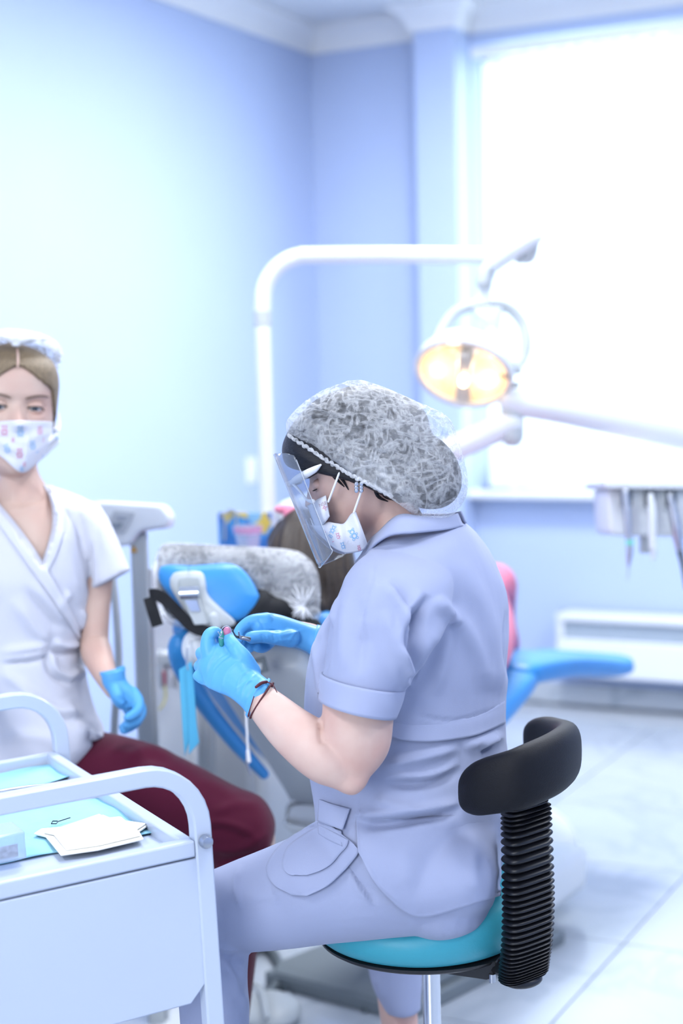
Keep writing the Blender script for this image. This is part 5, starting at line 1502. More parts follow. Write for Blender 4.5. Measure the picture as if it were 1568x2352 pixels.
# delivery head with handpieces
dh = thing('delivery_head', 'white instrument delivery head hanging at the right edge', 'instrument table', P(1560, 1232, 3.8))
DD = 3.8
obj('body', prism([P(x, y, DD) for x, y in rpoly([(1394, 1122), (1800, 1130), (1800, 1238), (1400, 1230)], 14)], FWD * .22), WHITEP, dh, bevel=.008, seg=3)
obj('top_tray', prism([P(x, y, DD - .03) for x, y in rpoly([(1386, 1104), (1810, 1110), (1808, 1126), (1390, 1122)], 6)], FWD * .30), WHITEP, dh, bevel=.004)
obj('socket', box(P(1480, 1250, DD + .03), RGT * .011, UPV * .022, FWD * .01), GREYP, dh, bevel=.002)
for x in (1438, 1492, 1540):
    obj('holder', ptube([(x - 8, 1120, DD - .02), (x - 8, 1160, DD - .015)], [5, 5], cols=8), DARKP, dh)
    obj('holder', ptube([(x + 8, 1120, DD - .02), (x + 8, 1160, DD - .015)], [5, 5], cols=8), DARKP, dh)
HP = DD - .035
h1 = thing('handpiece', 'slim steel handpiece with green ring, leftmost on the delivery head', 'handpiece', P(1444, 1300, HP))
obj('grip', ptube([(1436, 1130, HP), (1440, 1180, HP), (1444, 1240, HP), (1446, 1258, HP)], [8, 9, 8, 8], cols=16), STEEL, h1, smooth=60)
obj('ring', ptube([(1445, 1240, HP), (1446, 1252, HP)], [9, 9], cols=16, smooth=False, round_ends=False), mat('mint ring', '#7fdcc8', .4, var=.05), h1)
obj('nose', ptube([(1446, 1256, HP), (1445, 1275, HP), (1443, 1300, HP)], [8, 7, 3], cols=14), STEEL, h1)
obj('tip', ptube([(1443, 1300, HP), (1441, 1332, HP)], [1.6, 1.0], cols=6), STEEL, h1)
h2 = thing('handpiece', 'white plastic scaler handpiece, middle one on the delivery head', 'handpiece', P(1498, 1284, HP))
obj('grip', ptube([(1494, 1140, HP), (1497, 1180, HP), (1498, 1240, HP), (1499, 1256, HP)], [7, 10, 9, 9], cols=16), WHITEP, h2, smooth=60)
obj('nose', ptube([(1499, 1258, HP), (1500, 1270, HP), (1500, 1284, HP)], [9, 7, 4], cols=14), WHITEP, h2)
h3 = thing('handpiece', 'dark steel air turbine slanting down at the picture edge', 'handpiece', P(1575, 1330, HP))
obj('grip', ptube([(1538, 1140, HP), (1546, 1175, HP), (1554, 1215, HP), (1560, 1260, HP)], [7, 10, 12, 9], cols=16), STEEL, h3, smooth=60)
obj('nose', ptube([(1560, 1262, HP), (1568, 1300, HP), (1576, 1350, HP)], [8, 6, 5], cols=14), DARKP, h3)

# operating lamp
lamp = thing('operating_lamp', 'lit dental operating lamp with ring yoke under the pole arm', 'lamp', P(1065, 860, LD))
obj('swing_arm', ptube([(1140, 606, LD - .05), (1185, 575, LD - .12), (1232, 546, LD - .18)], [17, 17, 15], cols=18), WHITEP, lamp, smooth=60)
obj('swing_end', ptube([(1222, 560, LD - .14), (1215, 590, LD - .12), (1190, 598, LD - .1)], [16, 14, 8], cols=14), GREYP, lamp, smooth=60)
obj('swivel', ptube([(1140, 590, LD), (1124, 612, LD), (1114, 640, LD)], [22, 21, 19], cols=18), WHITEP, lamp, smooth=60)
obj('swivel_cap', ptube([(1116, 630, LD - .03), (1112, 648, LD - .03)], [17, 19], cols=16), GREYP, lamp, smooth=60)
obj('stem', ptube([(1111, 650, LD), (1110, 675, LD), (1108, 700, LD)], [20, 17, 18], cols=18, round_ends=False), WHITEP, lamp, smooth=60)
yk = [(1000, 792, LD - .04), (1018, 752, LD - .02), (1050, 716, LD), (1105, 700, LD + .01), (1160, 704, LD + .01), (1196, 738, LD), (1208, 785, LD - .02), (1200, 825, LD - .03), (1182, 850, LD - .05)]
obj('yoke_ring', ptube(yk, [11, 12, 13, 13, 13, 13, 13, 12, 10], rows=70, cols=16), GREYP, lamp, smooth=60)
obj('switch_box', sil([(1086, 706, 1152, 706, LD - .01, .02), (1094, 728, 1153, 726, LD - .01, .02), (1118, 752, 1148, 752, LD - .01, .014)], 12, 18), WHITEP, lamp, smooth=60)
obj('toggle', ptube([(1140, 755, LD), (1146, 786, LD)], [2.4, 2.4], cols=8), mat('teal toggle', '#3f8fb0', .4, var=.05), lamp)
n_ = (P(1010, 1010, LD - .20) - P(1068, 850, LD)).normalized()
fc = P(1066, 852, LD - .05)
lr = Vector(RGT - n_ * RGT.dot(n_)).normalized(); lu = n_.cross(lr)
if lu.dot(UPV) < 0: lu = -lu
def dish(prof, ky=.80, cols=40):
    return rings([[fc + n_ * h + lr * (r * math.cos(2 * math.pi * j / cols)) + lu * (r * ky * math.sin(2 * math.pi * j / cols)) for j in range(cols)] for r, h in prof], False, False)
obj('shell', dish([(.125, .012), (.122, -.02), (.105, -.06), (.07, -.09), (.02, -.10)]), WHITEP, lamp, smooth=60, solid=.003)
REFL = mat('warm gold reflector', '#ffeed2', 0.25, metal=0.85, var=0.15, vscale=30)
obj('reflector', dish([(.112, .008), (.108, -.02), (.09, -.05), (.055, -.075), (.012, -.085)]), REFL, lamp, smooth=60)
obj('rim', rings([[fc + n_ * h + lr * (r * math.cos(2 * math.pi * j / 40)) + lu * (r * .8 * math.sin(2 * math.pi * j / 40)) for j in range(40)] for r, h in ((.112, .006), (.125, .006), (.125, .014), (.112, .014), (.112, .006))], False, False), WHITEP, lamp, smooth=40)
obj('lens_cover', dish([(.122, .012), (.118, .028), (.09, .046), (.05, .056), (.01, .058)]), clear_mat('lamp cover', '#fff6ee', .06, .08, haze=.05), lamp, smooth=60)
obj('bulb_housing', tube([fc - n_ * .07 + lu * .05, fc - n_ * .015 + lu * .04, fc + n_ * .0 - lu * .02, fc + n_ * .0 - lu * .085], [.016, .02, .02, .022], cols=14, flat=.7), GREYP, lamp, smooth=60)
bulb = fc + n_ * .004 - lu * .012 + lr * .004
obj('bulb', ellipsoid(bulb + n_ * .02, lr * .012, lu * .018, n_ * .012), mat('lit halogen bulb', '#ffffff', .3, emit='#ffd9a0', estr=9.0, var=.01), lamp, smooth=180)
for s in (-1, 1):
    pdat = bpy.data.lights.new('halogen', 'POINT'); pdat.energy = 0.3; pdat.color = (1.0, .80, .55); pdat.shadow_soft_size = .012
    po = bpy.data.objects.new('halogen', pdat); COL.objects.link(po); po.location = fc - n_ * .022 + lr * (.045 * s) + lu * .0
obj('side_knob', ptube([(1178, 838, LD - .06), (1190, 850, LD - .06)], [12, 10], cols=12), GREYP, lamp)
obj('lever', ptube([(1150, 862, LD - .1), (1166, 868, LD - .1)], [4, 4], cols=8), DARKP, lamp)

# ================================================================== things on the unit: gift bag and cup
def pattern_mat(name, cols_, scale):
    m = bpy.data.materials.new(name); m.use_nodes = True
    nt = m.node_tree; b = nt.nodes['Principled BSDF']; b.inputs['Roughness'].default_value = .4
    tc = nt.nodes.new('ShaderNodeTexCoord'); vo = nt.nodes.new('ShaderNodeTexVoronoi'); vo.inputs['Scale'].default_value = scale
    rp = nt.nodes.new('ShaderNodeValToRGB'); rp.color_ramp.interpolation = 'CONSTANT'
    sp = nt.nodes.new('ShaderNodeSeparateColor')
    for i, (p, c) in enumerate(cols_):
        e = rp.color_ramp.elements[i] if i < 2 else rp.color_ramp.elements.new(p)
        e.position = p; e.color = (*rgb(c), 1)
    nt.links.new(tc.outputs['Object'], vo.inputs['Vector']); nt.links.new(vo.outputs['Color'], sp.inputs[0])
    nt.links.new(sp.outputs[0], rp.inputs[0]); nt.links.new(rp.outputs[0], b.inputs['Base Color'])
    MATS[name] = m; return m
bagm = pattern_mat('blue and yellow gift paper', [(0.0, '#2f6fb8'), (.45, '#3f8fd0'), (.7, '#c9b653'), (.85, '#7fb6d8')], 34)
gb = thing('gift_bag', 'blue paper gift bag with yellow pattern standing behind the headrest', 'gift bag', P(560, 1258, 3.9))
g0 = topz
gp = P(560, 1255, 3.95); gp.z = g0
gz_h = P(560, 1180, 3.9).z - g0
obj('bag', prism([gp + RGT * -.06 - FWD * .04, gp + RGT * .075 - FWD * .04, gp + RGT * .07 + FWD * .03, gp + RGT * -.055 + FWD * .03], Z * gz_h), bagm, gb, bevel=.002)
obj('handle', ptube([(520, 1182, 3.9), (524, 1172, 3.9), (537, 1172, 3.9), (542, 1184, 3.9), (545, 1240, 3.9)], [2.4] * 5, cols=8), mat('grey cord', '#a9b4bd', .6, var=.1), gb)
obj('handle', ptube([(515, 1240, 3.905), (517, 1195, 3.905), (527, 1174, 3.905), (540, 1178, 3.905)], [2.4] * 4, cols=8), MATS['grey cord'], gb)
cpb = P(570, 1250, 3.8)
cp = thing('plastic_cup', 'clear plastic cup with pink rim in front of the gift bag', 'cup', Vector((cpb.x, cpb.y, g0 + .001)))
obj('cup', lathe(Vector((cpb.x, cpb.y, g0 + .001)), Z, [(.018, 0), (.022, .0), (.034, .075), (.032, .075), (.02, .004)], 24), clear_mat('clear cup', '#dce8f8', .12, .15, haze=.25), cp, smooth=60)
obj('rim_band', lathe(Vector((cpb.x, cpb.y, g0 + .06)), Z, [(.0335, 0), (.0355, .016)], 24, cap=False), mat('pink paper', '#d7a7cf', .6, var=.1), cp)

# ================================================================== physiotherapy stand behind the assistant
PD = 3.3
st_ = thing('x_ray_stand', 'white x-ray stand with angled control head behind the assistant', 'x-ray unit', Vector((P(322, 1600, PD).x, P(322, 1600, PD).y, 0)))
hpoly = rpoly([(150, 1162), (232, 1150), (372, 1158), (390, 1186), (386, 1212), (362, 1216), (322, 1220), (300, 1252), (276, 1256), (150, 1262)], 14)
obj('control_head', prism([P(x, y, PD - .02) for x, y in hpoly], FWD * .12), WHITEP, st_, bevel=.012, seg=3)
obj('panel', prism([P(x, y, PD - .024) for x, y in rpoly([(262, 1172), (310, 1178), (285, 1226), (240, 1220)], 4)], FWD * .006), SHELL, st_)
obj('display', prism([P(x, y, PD - .028) for x, y in rpoly([(256, 1200), (282, 1202), (274, 1214), (250, 1212)], 3)], FWD * .006), mat('grey display', '#8793a0', .25, var=.05), st_)
obj('key', prism([P(x, y, PD - .028) for x, y in rpoly([(270, 1183), (290, 1185), (288, 1189), (268, 1187)], 1)], FWD * .006), mat('grey key print', '#b4bdca', .4, var=.05), st_)
pcol = P(320, 1240, PD); 
obj('column', prism([P(298, 1225, PD), P(338, 1222, PD), P(338, 1225, PD + .1), P(300, 1225, PD + .1)], Z * -(P(320, 1225, PD).z - .02) + RGT * .0), GREYP, st_, bevel=.006)
obj('cover_strip', prism([P(340, 1305, PD + .03), P(352, 1305, PD + .03), P(352, 1306, PD + .09), P(340, 1306, PD + .09)], Z * -(P(340, 1305, PD).z - .02)), WHITEP, st_, bevel=.004)
sg = prism([P(x, y, PD - .003) for x, y in ((299, 1268), (315, 1268), (307, 1253))], FWD * .002)
obj('warning_sticker', sg, mat('yellow warning triangle', '#e3a81f', .5, var=.05), st_)
obj('sticker_mark', prism([P(x, y, PD - .0045) for x, y in ((306, 1258), (308, 1258), (308, 1265), (306, 1265))], FWD * .001), BLACKPLASTIC, st_)
obj('cable', ptube([(256, 1310, PD - .05), (266, 1400, PD - .05), (272, 1520, PD - .05), (264, 1640, PD - .05), (260, 1720, PD - .05), (250, 1800, PD - .05)], [9] * 6, cols=12), GREYP, st_, smooth=60)
obj('foot', box(Vector((P(322, 1600, PD).x, P(322, 1600, PD).y, .02)), RGT * .12, Vector((0, .15, 0)), Z * .02), WHITEP, st_, bevel=.01)

# foot control and hoses on the floor
fcx = on_plane(620, 2345, Vector((0, 0, 0)), Z)
ft = thing('foot_control', 'grey foot control with hoses on the floor below the stool', 'foot pedal', fcx)
obj('pedal', ellipsoid(fcx + Z * .025, Vector((.07, .02, 0)), Vector((-.02, .09, 0)), Z * .028), GREYP, ft, smooth=180)
obj('hose', tube([on_plane(612, 2335, Vector((0, 0, .05)), Z), on_plane(602, 2285, Vector((0, 0, .06)), Z), on_plane(585, 2262, Vector((0, 0, .03)), Z), on_plane(560, 2270, Vector((0, 0, .012)), Z)], [.008] * 4, cols=10), GREYP, ft, smooth=60)
obj('hose', tube([on_plane(560, 2335, Vector((0, 0, .012)), Z), on_plane(610, 2290, Vector((0, 0, .012)), Z), on_plane(645, 2240, Vector((0, 0, .012)), Z), on_plane(630, 2195, Vector((0, 0, .012)), Z), on_plane(600, 2170, Vector((0, 0, .012)), Z)], [.012] * 5, cols=10), DARKP, ft, smooth=60)

# held things: retainer and pliers
RET = thing('retainer', 'pink and green dental retainer with steel wire held between gloved fingers', 'retainer', P(515, 1462, 2.17))
obj('plate', join(ellipsoid(P(521, 1452, 2.152), RGT * .0055, FWD * .006, UPV * .0075)), mat('pink acrylic', '#d083ab', .25, var=.2, vscale=200), RET, smooth=180)
obj('plate', ellipsoid(P(509, 1468, 2.15), RGT * .0045, FWD * .006, UPV * .012), mat('green acrylic', '#3a9a92', .2, var=.2, vscale=200), RET, smooth=180)
wl = [(508, 1458, 2.138), (509, 1446, 2.138), (515, 1439, 2.138), (523, 1438, 2.138), (530, 1444, 2.138), (531, 1456, 2.138)]
obj('wire', ptube(wl, [1.1] * 6, cols=8), CHROME, RET)
obj('wire', ptube([(501, 1452, 2.135), (506, 1459, 2.135), (503, 1464, 2.135), (512, 1466, 2.135)], [1.1] * 4, cols=8), CHROME, RET)
PLI = thing('pliers', 'dark steel orthodontic pliers tip held in the far gloved hand', 'pliers', P(550, 1462, 2.21))
obj('jaw', ptube([(572, 1467, 2.205), (555, 1464, 2.195), (542, 1462, 2.185), (536, 1454, 2.178), (534, 1446, 2.172)], [4.5, 3.8, 3.2, 2.4, 1.6], cols=10), DARKP, PLI, smooth=60)
obj('jaw', ptube([(572, 1470, 2.205), (560, 1467, 2.195), (553, 1466, 2.19), (549, 1458, 2.185), (548, 1451, 2.18)], [4, 3.4, 2.6, 2, 1.3], cols=10), STEEL, PLI, smooth=60)

# ================================================================== the assistant in white
AD = 2.86
asst = thing('person', 'young assistant in white V-neck tunic, maroon trousers and printed mask, seated at left', 'person', P(100, 1760, 2.9))
am_ = head_frame(P(22, 1090, AD + .045), P(30, 796, AD + .05), -FWD * 1.0 + RGT * .34 - UPV * .10)
ahead = xf(am_, head_mesh())
aears = join(xf(am_, ear_mesh(-1, .30)), xf(am_, ear_mesh(1, .30)))
aneck = sil([(8, 1040, 84, 1040, AD + .05, .045), (4, 1080, 86, 1080, AD + .045, .047), (-10, 1120, 108, 1116, AD + .045, .052), (-40, 1160, 150, 1150, AD + .05, .06)], 18, 22)
achest = sil([(-60, 1150, 160, 1146, AD + .05, .055), (-120, 1200, 215, 1196, AD + .05, .085), (-120, 1300, 205, 1300, AD + .04, .10), (-110, 1450, 180, 1450, AD + .04, .09), (-110, 1650, 190, 1650, AD + .04, .10)], 24, 26)
aarm = ptube([(205, 1215, AD + .04), (222, 1300, AD + .03), (218, 1400, AD + .02), (217, 1470, AD + .01), (222, 1500, AD - .01), (240, 1545, AD - .06), (262, 1585, AD - .08)], [40, 38, 35, 33, 36, 28, 22], rows=44, cols=24)
aarm2 = ptube([(-115, 1215, AD + .05), (-140, 1330, AD + .04), (-145, 1450, AD + .02), (-80, 1560, AD - .1)], [40, 38, 34, 26], rows=30, cols=20)
aleg = ptube([(120, 1760, 2.9), (350, 1830, 2.82), (560, 1900, 2.76), (580, 1960, 2.76)], [75, 66, 52, 50], rows=26, cols=18)
ashin = ptube([(575, 1950, 2.76), (540, 2150, 2.78), (500, 2400, 2.8)], [50, 42, 30], rows=20, cols=16)
aleg2 = ptube([(0, 1760, 2.9), (-150, 1860, 2.75), (-230, 1920, 2.7)], [75, 66, 52], rows=18, cols=16)
ashin2 = ptube([(-230, 1920, 2.7), (-220, 2200, 2.72), (-200, 2500, 2.74)], [50, 42, 30], rows=20, cols=16)
aank, aank2 = ankle(P(500, 2400, 2.8)), ankle(P(-200, 2500, 2.74))
afoot = tube([P(502, 2380, 2.8), aank, aank + Vector((.02, -.06, -.05))], [.03, .03, .024], cols=14)
afoot2 = tube([P(-201, 2480, 2.74), aank2, aank2 + Vector((.0, -.06, -.05))], [.03, .03, .024], cols=14)
ab = remesh(join(afoot, afoot2, ahead, aears, aneck, achest, aarm, aarm2, aleg, ashin, aleg2, ashin2), .0034, 4)
ab = folds(ab, [([(8, 1175), (50, 1168), (98, 1160)], 2.5, 7), ([(60, 1170), (110, 1158)], 2, 8), ([(48, 1120), (44, 1150), (50, 1180)], -2, 8), ([(70, 1100), (62, 1150)], 2, 8)])
obj('body', ab, SKIN2, asst, smooth=180)
atree = bvh(ab)
a3 = am_.to_3x3()
for s in (-1, 1):
    ec = am_ @ Vector((.135 * s, .322, .503))
    ey = obj('eyeball', ellipsoid(ec, a3 @ Vector((.052, 0, 0)), a3 @ Vector((0, .052, 0)), a3 @ Vector((0, 0, .052)), 24, 18), EYEWHITE, asst, smooth=180)
    gz_ = (a3 @ Vector((.12, 1, -.32))).normalized()
    u1 = gz_.orthogonal().normalized(); u2 = gz_.cross(u1)
    hs = a3 @ Vector((0, 0, 1)); hsz = hs.length
    obj('iris', ellipsoid(ec + gz_ * (.0475 * hsz), u1 * (.026 * hsz), u2 * (.026 * hsz), gz_ * (.009 * hsz), 18, 10), IRIS, ey, smooth=180)
    obj('pupil', ellipsoid(ec + gz_ * (.0535 * hsz), u1 * (.011 * hsz), u2 * (.011 * hsz), gz_ * (.005 * hsz), 14, 8), BLACKPLASTIC, ey, smooth=180)
    # lids: shells over the upper and lower part of the eye
    def lid(z0, z1, r):
        rows_ = []
        for zz in np.linspace(z0, z1, 8):
            rows_.append([am_ @ (Vector((.135 * s, .322, .503)) + Vector((math.sin(a) * math.cos(zz) * r * 1.18, math.cos(a) * math.cos(zz) * r, math.sin(zz) * r))) for a in np.linspace(-1.35, 1.35, 18)])
        return rings(rows_, closed=False)
    obj('eyelid', lid(.10, 1.3, .0585), SKIN2, asst, smooth=180, solid=.0015)
    obj('eyelid', lid(-1.3, -.52, .057), SKIN2, asst, smooth=180, solid=.0015)
    obj('eyelash', tube([am_ @ (Vector((.135 * s, .322, .503)) + Vector((math.sin(a) * .0715, math.cos(a) * .0625, .004 - .014 * a * a))) for a in np.linspace(-1.25, 1.25, 9)], .0013, cols=6), LASH, asst)
    bp_ = [am_ @ Vector(((.06 + .19 * t) * s, .418 - .10 * t * t - .018 * (1 - t), .572 + .030 * math.sin(t * 2.1) - .008)) for t in np.linspace(0, 1, 8)]
    obj('eyebrow', tube(bp_, [.0022, .0034, .0034, .0032, .003, .0026, .002, .0008], cols=8, flat=.6), BROW, asst)
# hair with a centre part, cap pushed back
ahv, ahf = head_mesh(False, 130, 150)
hv = []
def hairline(v):
    return v
keep = []
hp_ = []
for p in ahv:
    x, y, z = p
    k = 1.045
    hp_.append((x * k * 1.02, y * k, .5 + (z - .5) * 1.05))
hp_ = np.array(hp_)
ok = []
for (x, y, z) in hp_:
    lim = .815 - .62 * abs(x) - 3.2 * max(0, abs(x) - .27)      # hairline on the forehead
    if y < .10: lim = .28
    ok.append(z > lim)
faces = [f for f in ahf if len(f) == 4 and all(ok[i] for i in f)]
used = sorted({i for f in faces for i in f}); mp_ = {i: k for k, i in enumerate(used)}
hairv = ([am_ @ Vector(hp_[i]) for i in used], [tuple(mp_[i] for i in f) for f in faces])
hp2 = []
hobj = obj('hair', hairv, BLOND_HAIR, asst, smooth=180, solid=.006, soff=-1, label='dark blond hair with a centre part')
obj('parting', tube([am_ @ Vector((.01, .405, .80)), am_ @ Vector((.005, .36, .88)), am_ @ Vector((0, .27, .95))], [.0018, .0022, .0018], cols=8), SKIN2, asst)
capr = []
for t in np.linspace(0, 1, 30):
    ph_ = t * 1.5
    row = []
    for a in np.linspace(0, 2 * math.pi, 60, endpoint=False):
        rr_ = .42 * math.cos(ph_) ** .5 if t < .98 else .05
        wv_ = 1 + .05 * math.sin(a * 17) * (1 - t) + .035 * math.sin(a * 9 + 2)
        row.append(am_ @ Vector((.385 * math.cos(a) * math.cos(ph_ * .98) ** .55 * wv_, -.1 + .42 * math.sin(a) * math.cos(ph_ * .98) ** .55 * wv_, .90 - .10 * math.sin(a) * -1 * (1 - t) + .21 * math.sin(ph_))))
    capr.append(row)
ACAP = film_mat('thin white cap', '#f2f5fc', 0.62, 0.25, 60, bump=.5, lo=.35, hi=.65)
obj('cap', rings(capr, False, True), ACAP, asst, smooth=180, label='white gathered cap pushed back on the hair')
gath = []
for k in range(18):
    a = math.pi / 2 + (k - 9) * .12
    gath.append(tube([am_ @ Vector((.02 + .02 * (k - 9) / 9, .33, .975)), am_ @ Vector((.16 * math.cos(a), .26 + .06 * math.sin(a), 1.03)), am_ @ Vector((.33 * math.cos(a), .10 + .1 * math.sin(a), 1.06))], [.003, .004, .002], cols=6, rows=10))
cobj = obj('cap_gathers', join(*gath), ACAP, asst, smooth=180, kind='stuff')
# mask
mk = drape([(-62, 978), (-22, 971), (20, 967), (62, 967), (104, 968), (129, 970)], [(-60, 1004), (-28, 1026), (8, 1054), (50, 1086), (92, 1057), (137, 1017)], atree, .004, .006, n=60, m=30, dfall=AD, sm=10)
mkv = []
for i in range(30):
    for j in range(60):
        u, t = j / 59, i / 29
        k = .014 * math.sin(math.pi * u) ** 1.2 * math.sin(math.pi * (.12 + .7 * t)) + .003 * (abs((t * 3) % 1 - .5) * 2 - .5) * math.sin(math.pi * u) + .003 * math.exp(-((u - .62) / .02) ** 2)
        mkv.append(mk[0][i * 60 + j] - FWD * k + RGT * (k * .3))
mk = (mkv, mk[1])
amask = obj('mask', mk, MASKCLOTH, asst, solid=.0012, smooth=60, label='white mask printed with pink and blue bears')
mtree = bvh(mk)
for shapes, m_ in ((bear(47, 985, 18) + bear(118, 985, 13, .3) + bear(75, 1018, 15, .1) + bear(90, 1040, 16, .6) + bear(14, 1026, 15, .4) + bear(130, 1003, 8) + bear(50, 1074, 9), BLUE_PRINT), (bear(92, 984, 14) + bear(10, 983, 18) + bear(45, 1036, 17) + bear(102, 1008, 9) + bear(56, 1064, 8) + bear(30, 1008, 8), PINK_PRINT)):
    pm_ = print_on(mtree, shapes, .0016)
    if pm_: obj('print', pm_, m_, amask, smooth=0, kind='stuff')
obj('ear_loop', ptube([(134, 990, AD + .05), (137, 975, AD + .09), (134, 950, AD + .11)], [2] * 3, cols=6), STRAP, amask)

# tunic
tt = sil([(-40, 1128, 118, 1118, AD + .06, .05), (-75, 1142, 165, 1134, AD + .055, .075), (-115, 1170, 205, 1158, AD + .05, .10), (-130, 1230, 214, 1225, AD + .04, .118), (-128, 1320, 212, 1320, AD + .03, .126), (-122, 1400, 206, 1405, AD + .03, .118), (-116, 1470, 190, 1478, AD + .03, .110), (-116, 1540, 192, 1545, AD + .03, .116), (-122, 1620, 212, 1628, AD + .02, .125), (-130, 1700, 238, 1690, AD + .01, .13), (-130, 1775, 205, 1745, AD + .0, .13), (-100, 1800, 150, 1775, AD + .0, .11)], 60, 44, e=.9)
ts_ = sil([(165, 1140, 225, 1160, AD + .05, .05), (175, 1180, 250, 1200, AD + .045, .065), (192, 1240, 272, 1250, AD + .04, .066), (204, 1300, 286, 1285, AD + .035, .064), (213, 1352, 298, 1310, AD + .03, .06)], 24, 28)
ts2 = sil([(-150, 1170, -90, 1150, AD + .05, .05), (-190, 1260, -110, 1270, AD + .045, .066), (-205, 1340, -115, 1360, AD + .04, .06)], 16, 24)
tun = remesh(join(tt, ts_, ts2), .0045, 7)
# open the V neck
v_, f_ = tun
xx, yy, dd_ = to_pix(v_)
def in_v(x, y, d):
    if d > AD + .075: return y < 1126 and -35 < x < 112
    right = 104 + (125 - 104) * np.clip((y - 1100) / 80, 0, 1) if y < 1215 else 125 - (y - 1215) * .31
    left = (y - 1168) * .73
    return y < 1303 and left < x < right
drop = np.array([in_v(a, b, c) for a, b, c in zip(xx, yy, dd_)])
faces = [f for f in f_ if not any(drop[i] for i in f)]
used = sorted({i for f in faces for i in f}); mp_ = {i: k for k, i in enumerate(used)}
tun = (v_[used], [tuple(mp_[i] for i in f) for f in faces])
tun = folds(tun, [(k_[0], k_[1] * 1.7, *k_[2:]) for k_ in [([(120, 1470), (150, 1485), (188, 1478)], 6, 7), ([(100, 1490), (140, 1500), (188, 1492)], -5, 7), ([(0, 1500), (60, 1490), (115, 1482)], 5, 9), ([(0, 1520), (70, 1512), (120, 1500)], -4, 8, 'c'), ([(110, 1490), (120, 1540), (165, 1570)], -6, 9, 'c'), ([(150, 1560), (175, 1548), (195, 1540)], 5, 8),
    ([(30, 1370), (80, 1440), (115, 1475)], 5, 16), ([(60, 1340), (110, 1400), (150, 1440)], -4, 16, 'c'), ([(100, 1300), (140, 1370), (175, 1440), (186, 1470)], 2.5, 4, 's'), ([(0, 1540), (50, 1580), (80, 1620)], 5, 15), ([(60, 1600), (120, 1640), (190, 1650)], -5, 14, 'c'), ([(150, 1600), (170, 1660), (200, 1700)], 6, 16), ([(0, 1700), (80, 1690), (160, 1720)], 4, 18),
    ([(150, 1165), (175, 1210), (195, 1300)], -4, 7), ([(175, 1160), (215, 1210), (222, 1300)], 4, 12), ([(140, 1200), (150, 1290), (190, 1390)], 3.5, 14), ([(130, 1400), (150, 1372), (160, 1360)], 4, 8), ([(200, 1680), (220, 1700), (245, 1690)], -5, 8, 'c'), ([(205, 1360), (206, 1310), (214, 1240)], -6, 6), ([(190, 1400), (186, 1450)], 4, 8)]])
tun = ripple(tun, .002, 12, 3)
obj('tunic', tun, TUNIC, asst, smooth=180, solid=.002, label='white wrap-front tunic')
ttree = bvh(tun, ab)
obj('neck_band', drape([(100, 1113), (116, 1150), (121, 1200), (110, 1250), (93, 1300)], [(122, 1116), (142, 1150), (148, 1205), (134, 1262), (108, 1318)], ttree, .005, .004, n=40, m=8, dfall=AD, sm=3), TUNIC, asst, solid=.0018, smooth=180)
obj('neck_band', drape([(-6, 1152), (36, 1202), (73, 1252), (104, 1300), (130, 1350), (165, 1410), (186, 1462)], [(-26, 1172), (12, 1225), (50, 1278), (84, 1325), (118, 1372), (156, 1428), (182, 1472)], ttree, .006, .004, n=50, m=8, dfall=AD, sm=3), TUNIC, asst, solid=.0018, smooth=180)
# gloved hand hanging forward
HA = AD - .08
ag = [sil([(232, 1546, 286, 1536, HA, .024), (236, 1570, 290, 1562, HA - .0, .024), (250, 1595, 306, 1580, HA, .024), (262, 1618, 322, 1600, HA + .0, .022), (276, 1630, 330, 1615, HA, .018)], 20, 22, e=.85),
    pf([(262, 1575, HA - .015), (268, 1598, HA - .03), (276, 1612, HA - .03)], [16, 14, 11]),
    pf([(305, 1590, HA), (318, 1610, HA - .01), (316, 1632, HA - .02), (300, 1645, HA - .025), (292, 1648, HA - .028)], [14, 13, 12, 11, 9]),
    pf([(312, 1605, HA + .015), (324, 1632, HA + .008), (316, 1652, HA - .005), (296, 1664, HA - .012), (288, 1666, HA - .015)], [14, 13, 12, 11, 9]),
    pf([(305, 1620, HA + .025), (318, 1648, HA + .022), (308, 1664, HA + .01), (288, 1676, HA + .0), (283, 1677, HA)], [13, 12, 11, 10, 9]),
    pf([(285, 1615, HA + .035), (300, 1645, HA + .035), (292, 1662, HA + .025), (280, 1670, HA + .02)], [12, 11, 10, 8])]
agm = remesh(join(*ag), .002, 4)
agm = folds(agm, [([(235, 1575), (262, 1566), (288, 1562)], -1, 3), ([(268, 1600), (285, 1610), (292, 1625)], -2, 4)])
obj('glove', agm, GLOVE, asst, smooth=180, label='blue nitrile glove on the hanging hand')
obj('glove_cuff', sil([(229, 1543, 285, 1530, HA + .01, .027), (231, 1552, 287, 1542, HA + .008, .027)], 4, 24, cap0=False, cap1=False), GLOVE, asst, solid=.002)
# other glove, out of the frame at the left
obj('glove', remesh(join(pf([(-80, 1560, AD - .1), (-60, 1600, AD - .14), (-45, 1640, AD - .18)], [28, 32, 26]), *[pf([(-60 + k * 14, 1630, AD - .17), (-52 + k * 13, 1670, AD - .21), (-48 + k * 12, 1700, AD - .2)], [12, 11, 9]) for k in range(4)], pf([(-50, 1600, AD - .15), (-30, 1630, AD - .19), (-24, 1650, AD - .2)], [14, 12, 10])), .003, 4), GLOVE, asst, smooth=180)
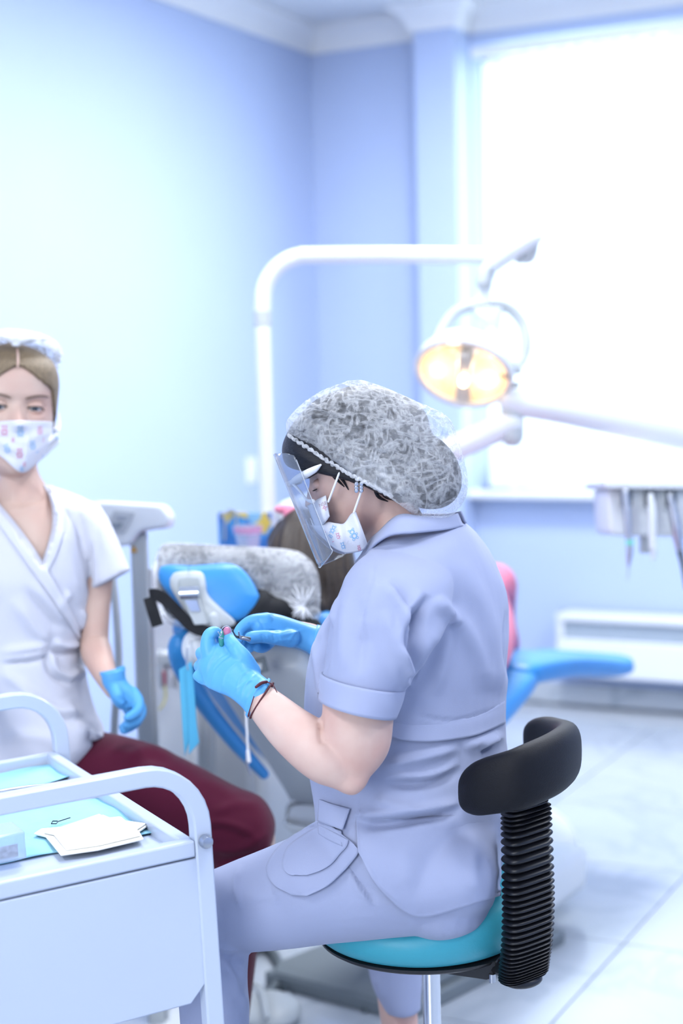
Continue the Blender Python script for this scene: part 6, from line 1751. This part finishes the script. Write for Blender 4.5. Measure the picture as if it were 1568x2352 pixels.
# trousers
at = sil([(160, 1680, 100, 1870, 2.88, .09), (250, 1684, 190, 1930, 2.86, .095), (350, 1711, 300, 1960, 2.83, .09), (450, 1758, 420, 1985, 2.80, .085), (540, 1806, 520, 2000, 2.78, .078), (600, 1832, 575, 2000, 2.765, .07), (630, 1880, 600, 1990, 2.76, .055), (632, 1915, 612, 1970, 2.76, .035)], 40, 30)
ash = sil([(505, 1900, 632, 1900, 2.765, .06), (490, 1980, 626, 1965, 2.77, .065), (470, 2120, 600, 2120, 2.79, .06), (450, 2350, 570, 2350, 2.81, .055), (440, 2500, 545, 2500, 2.82, .05)], 24, 26)
ahp = sil([(-120, 1690, 200, 1690, 2.9, .13), (-110, 1780, 190, 1780, 2.9, .14), (-60, 1850, 130, 1850, 2.9, .12)], 16, 28)
at2 = sil([(-20, 1700, 40, 1890, 2.88, .09), (-150, 1760, -90, 1950, 2.78, .085), (-270, 1850, -200, 1990, 2.7, .07)], 20, 24)
ash2 = sil([(-290, 1880, -165, 1880, 2.7, .06), (-285, 2100, -165, 2100, 2.71, .06), (-270, 2480, -165, 2480, 2.73, .05)], 16, 24)
atr = remesh(join(at, ash, ahp, at2, ash2), .005, 7)
atr = folds(atr, [([(480, 1870), (540, 1850), (600, 1850)], 4, 12), ([(450, 1900), (520, 1900), (590, 1930)], -4, 12, 'c'), ([(480, 1950), (550, 1950), (620, 1910)], 5, 10), ([(500, 1985), (560, 1970), (615, 1950)], -4, 8), ([(290, 1760), (340, 1730), (400, 1745)], -4, 16, 'c'), ([(240, 1720), (300, 1740), (360, 1790)], 4, 16), ([(440, 1790), (500, 1810), (560, 1850)], 3, 14)])
obj('trousers', atr, MAROON, asst, smooth=180, label='maroon trousers')
# her stool
ast_p = P(40, 1800, 2.95)
as_ = thing('stool', 'dark round stool under the seated assistant, hidden behind the trolley', 'stool', Vector((ast_p.x, ast_p.y, 0)))
shoe(aank, (.2, -1), 'clog', CLOG, asst)
shoe(aank2, (0, -1), 'clog', CLOG, asst)
sz = P(40, 1850, 2.95).z
obj('seat', lathe(Vector((ast_p.x, ast_p.y, sz - .07)), Z, [(.03, 0), (.15, 0), (.175, .02), (.175, .045), (.15, .06), (.03, .065)], 40), BLACKPAD, as_, smooth=60)
obj('post', lathe(Vector((ast_p.x, ast_p.y, .08)), Z, [(.02, 0), (.02, sz - .15)], 18), CHROME, as_)
for k in range(5):
    a = 2 * math.pi * k / 5
    dr = Vector((math.cos(a), math.sin(a), 0))
    obj('leg', tube([Vector((ast_p.x, ast_p.y, .1)), Vector((ast_p.x, ast_p.y, .022)) + dr * .27], [.02, .014], cols=10), STEEL, as_)
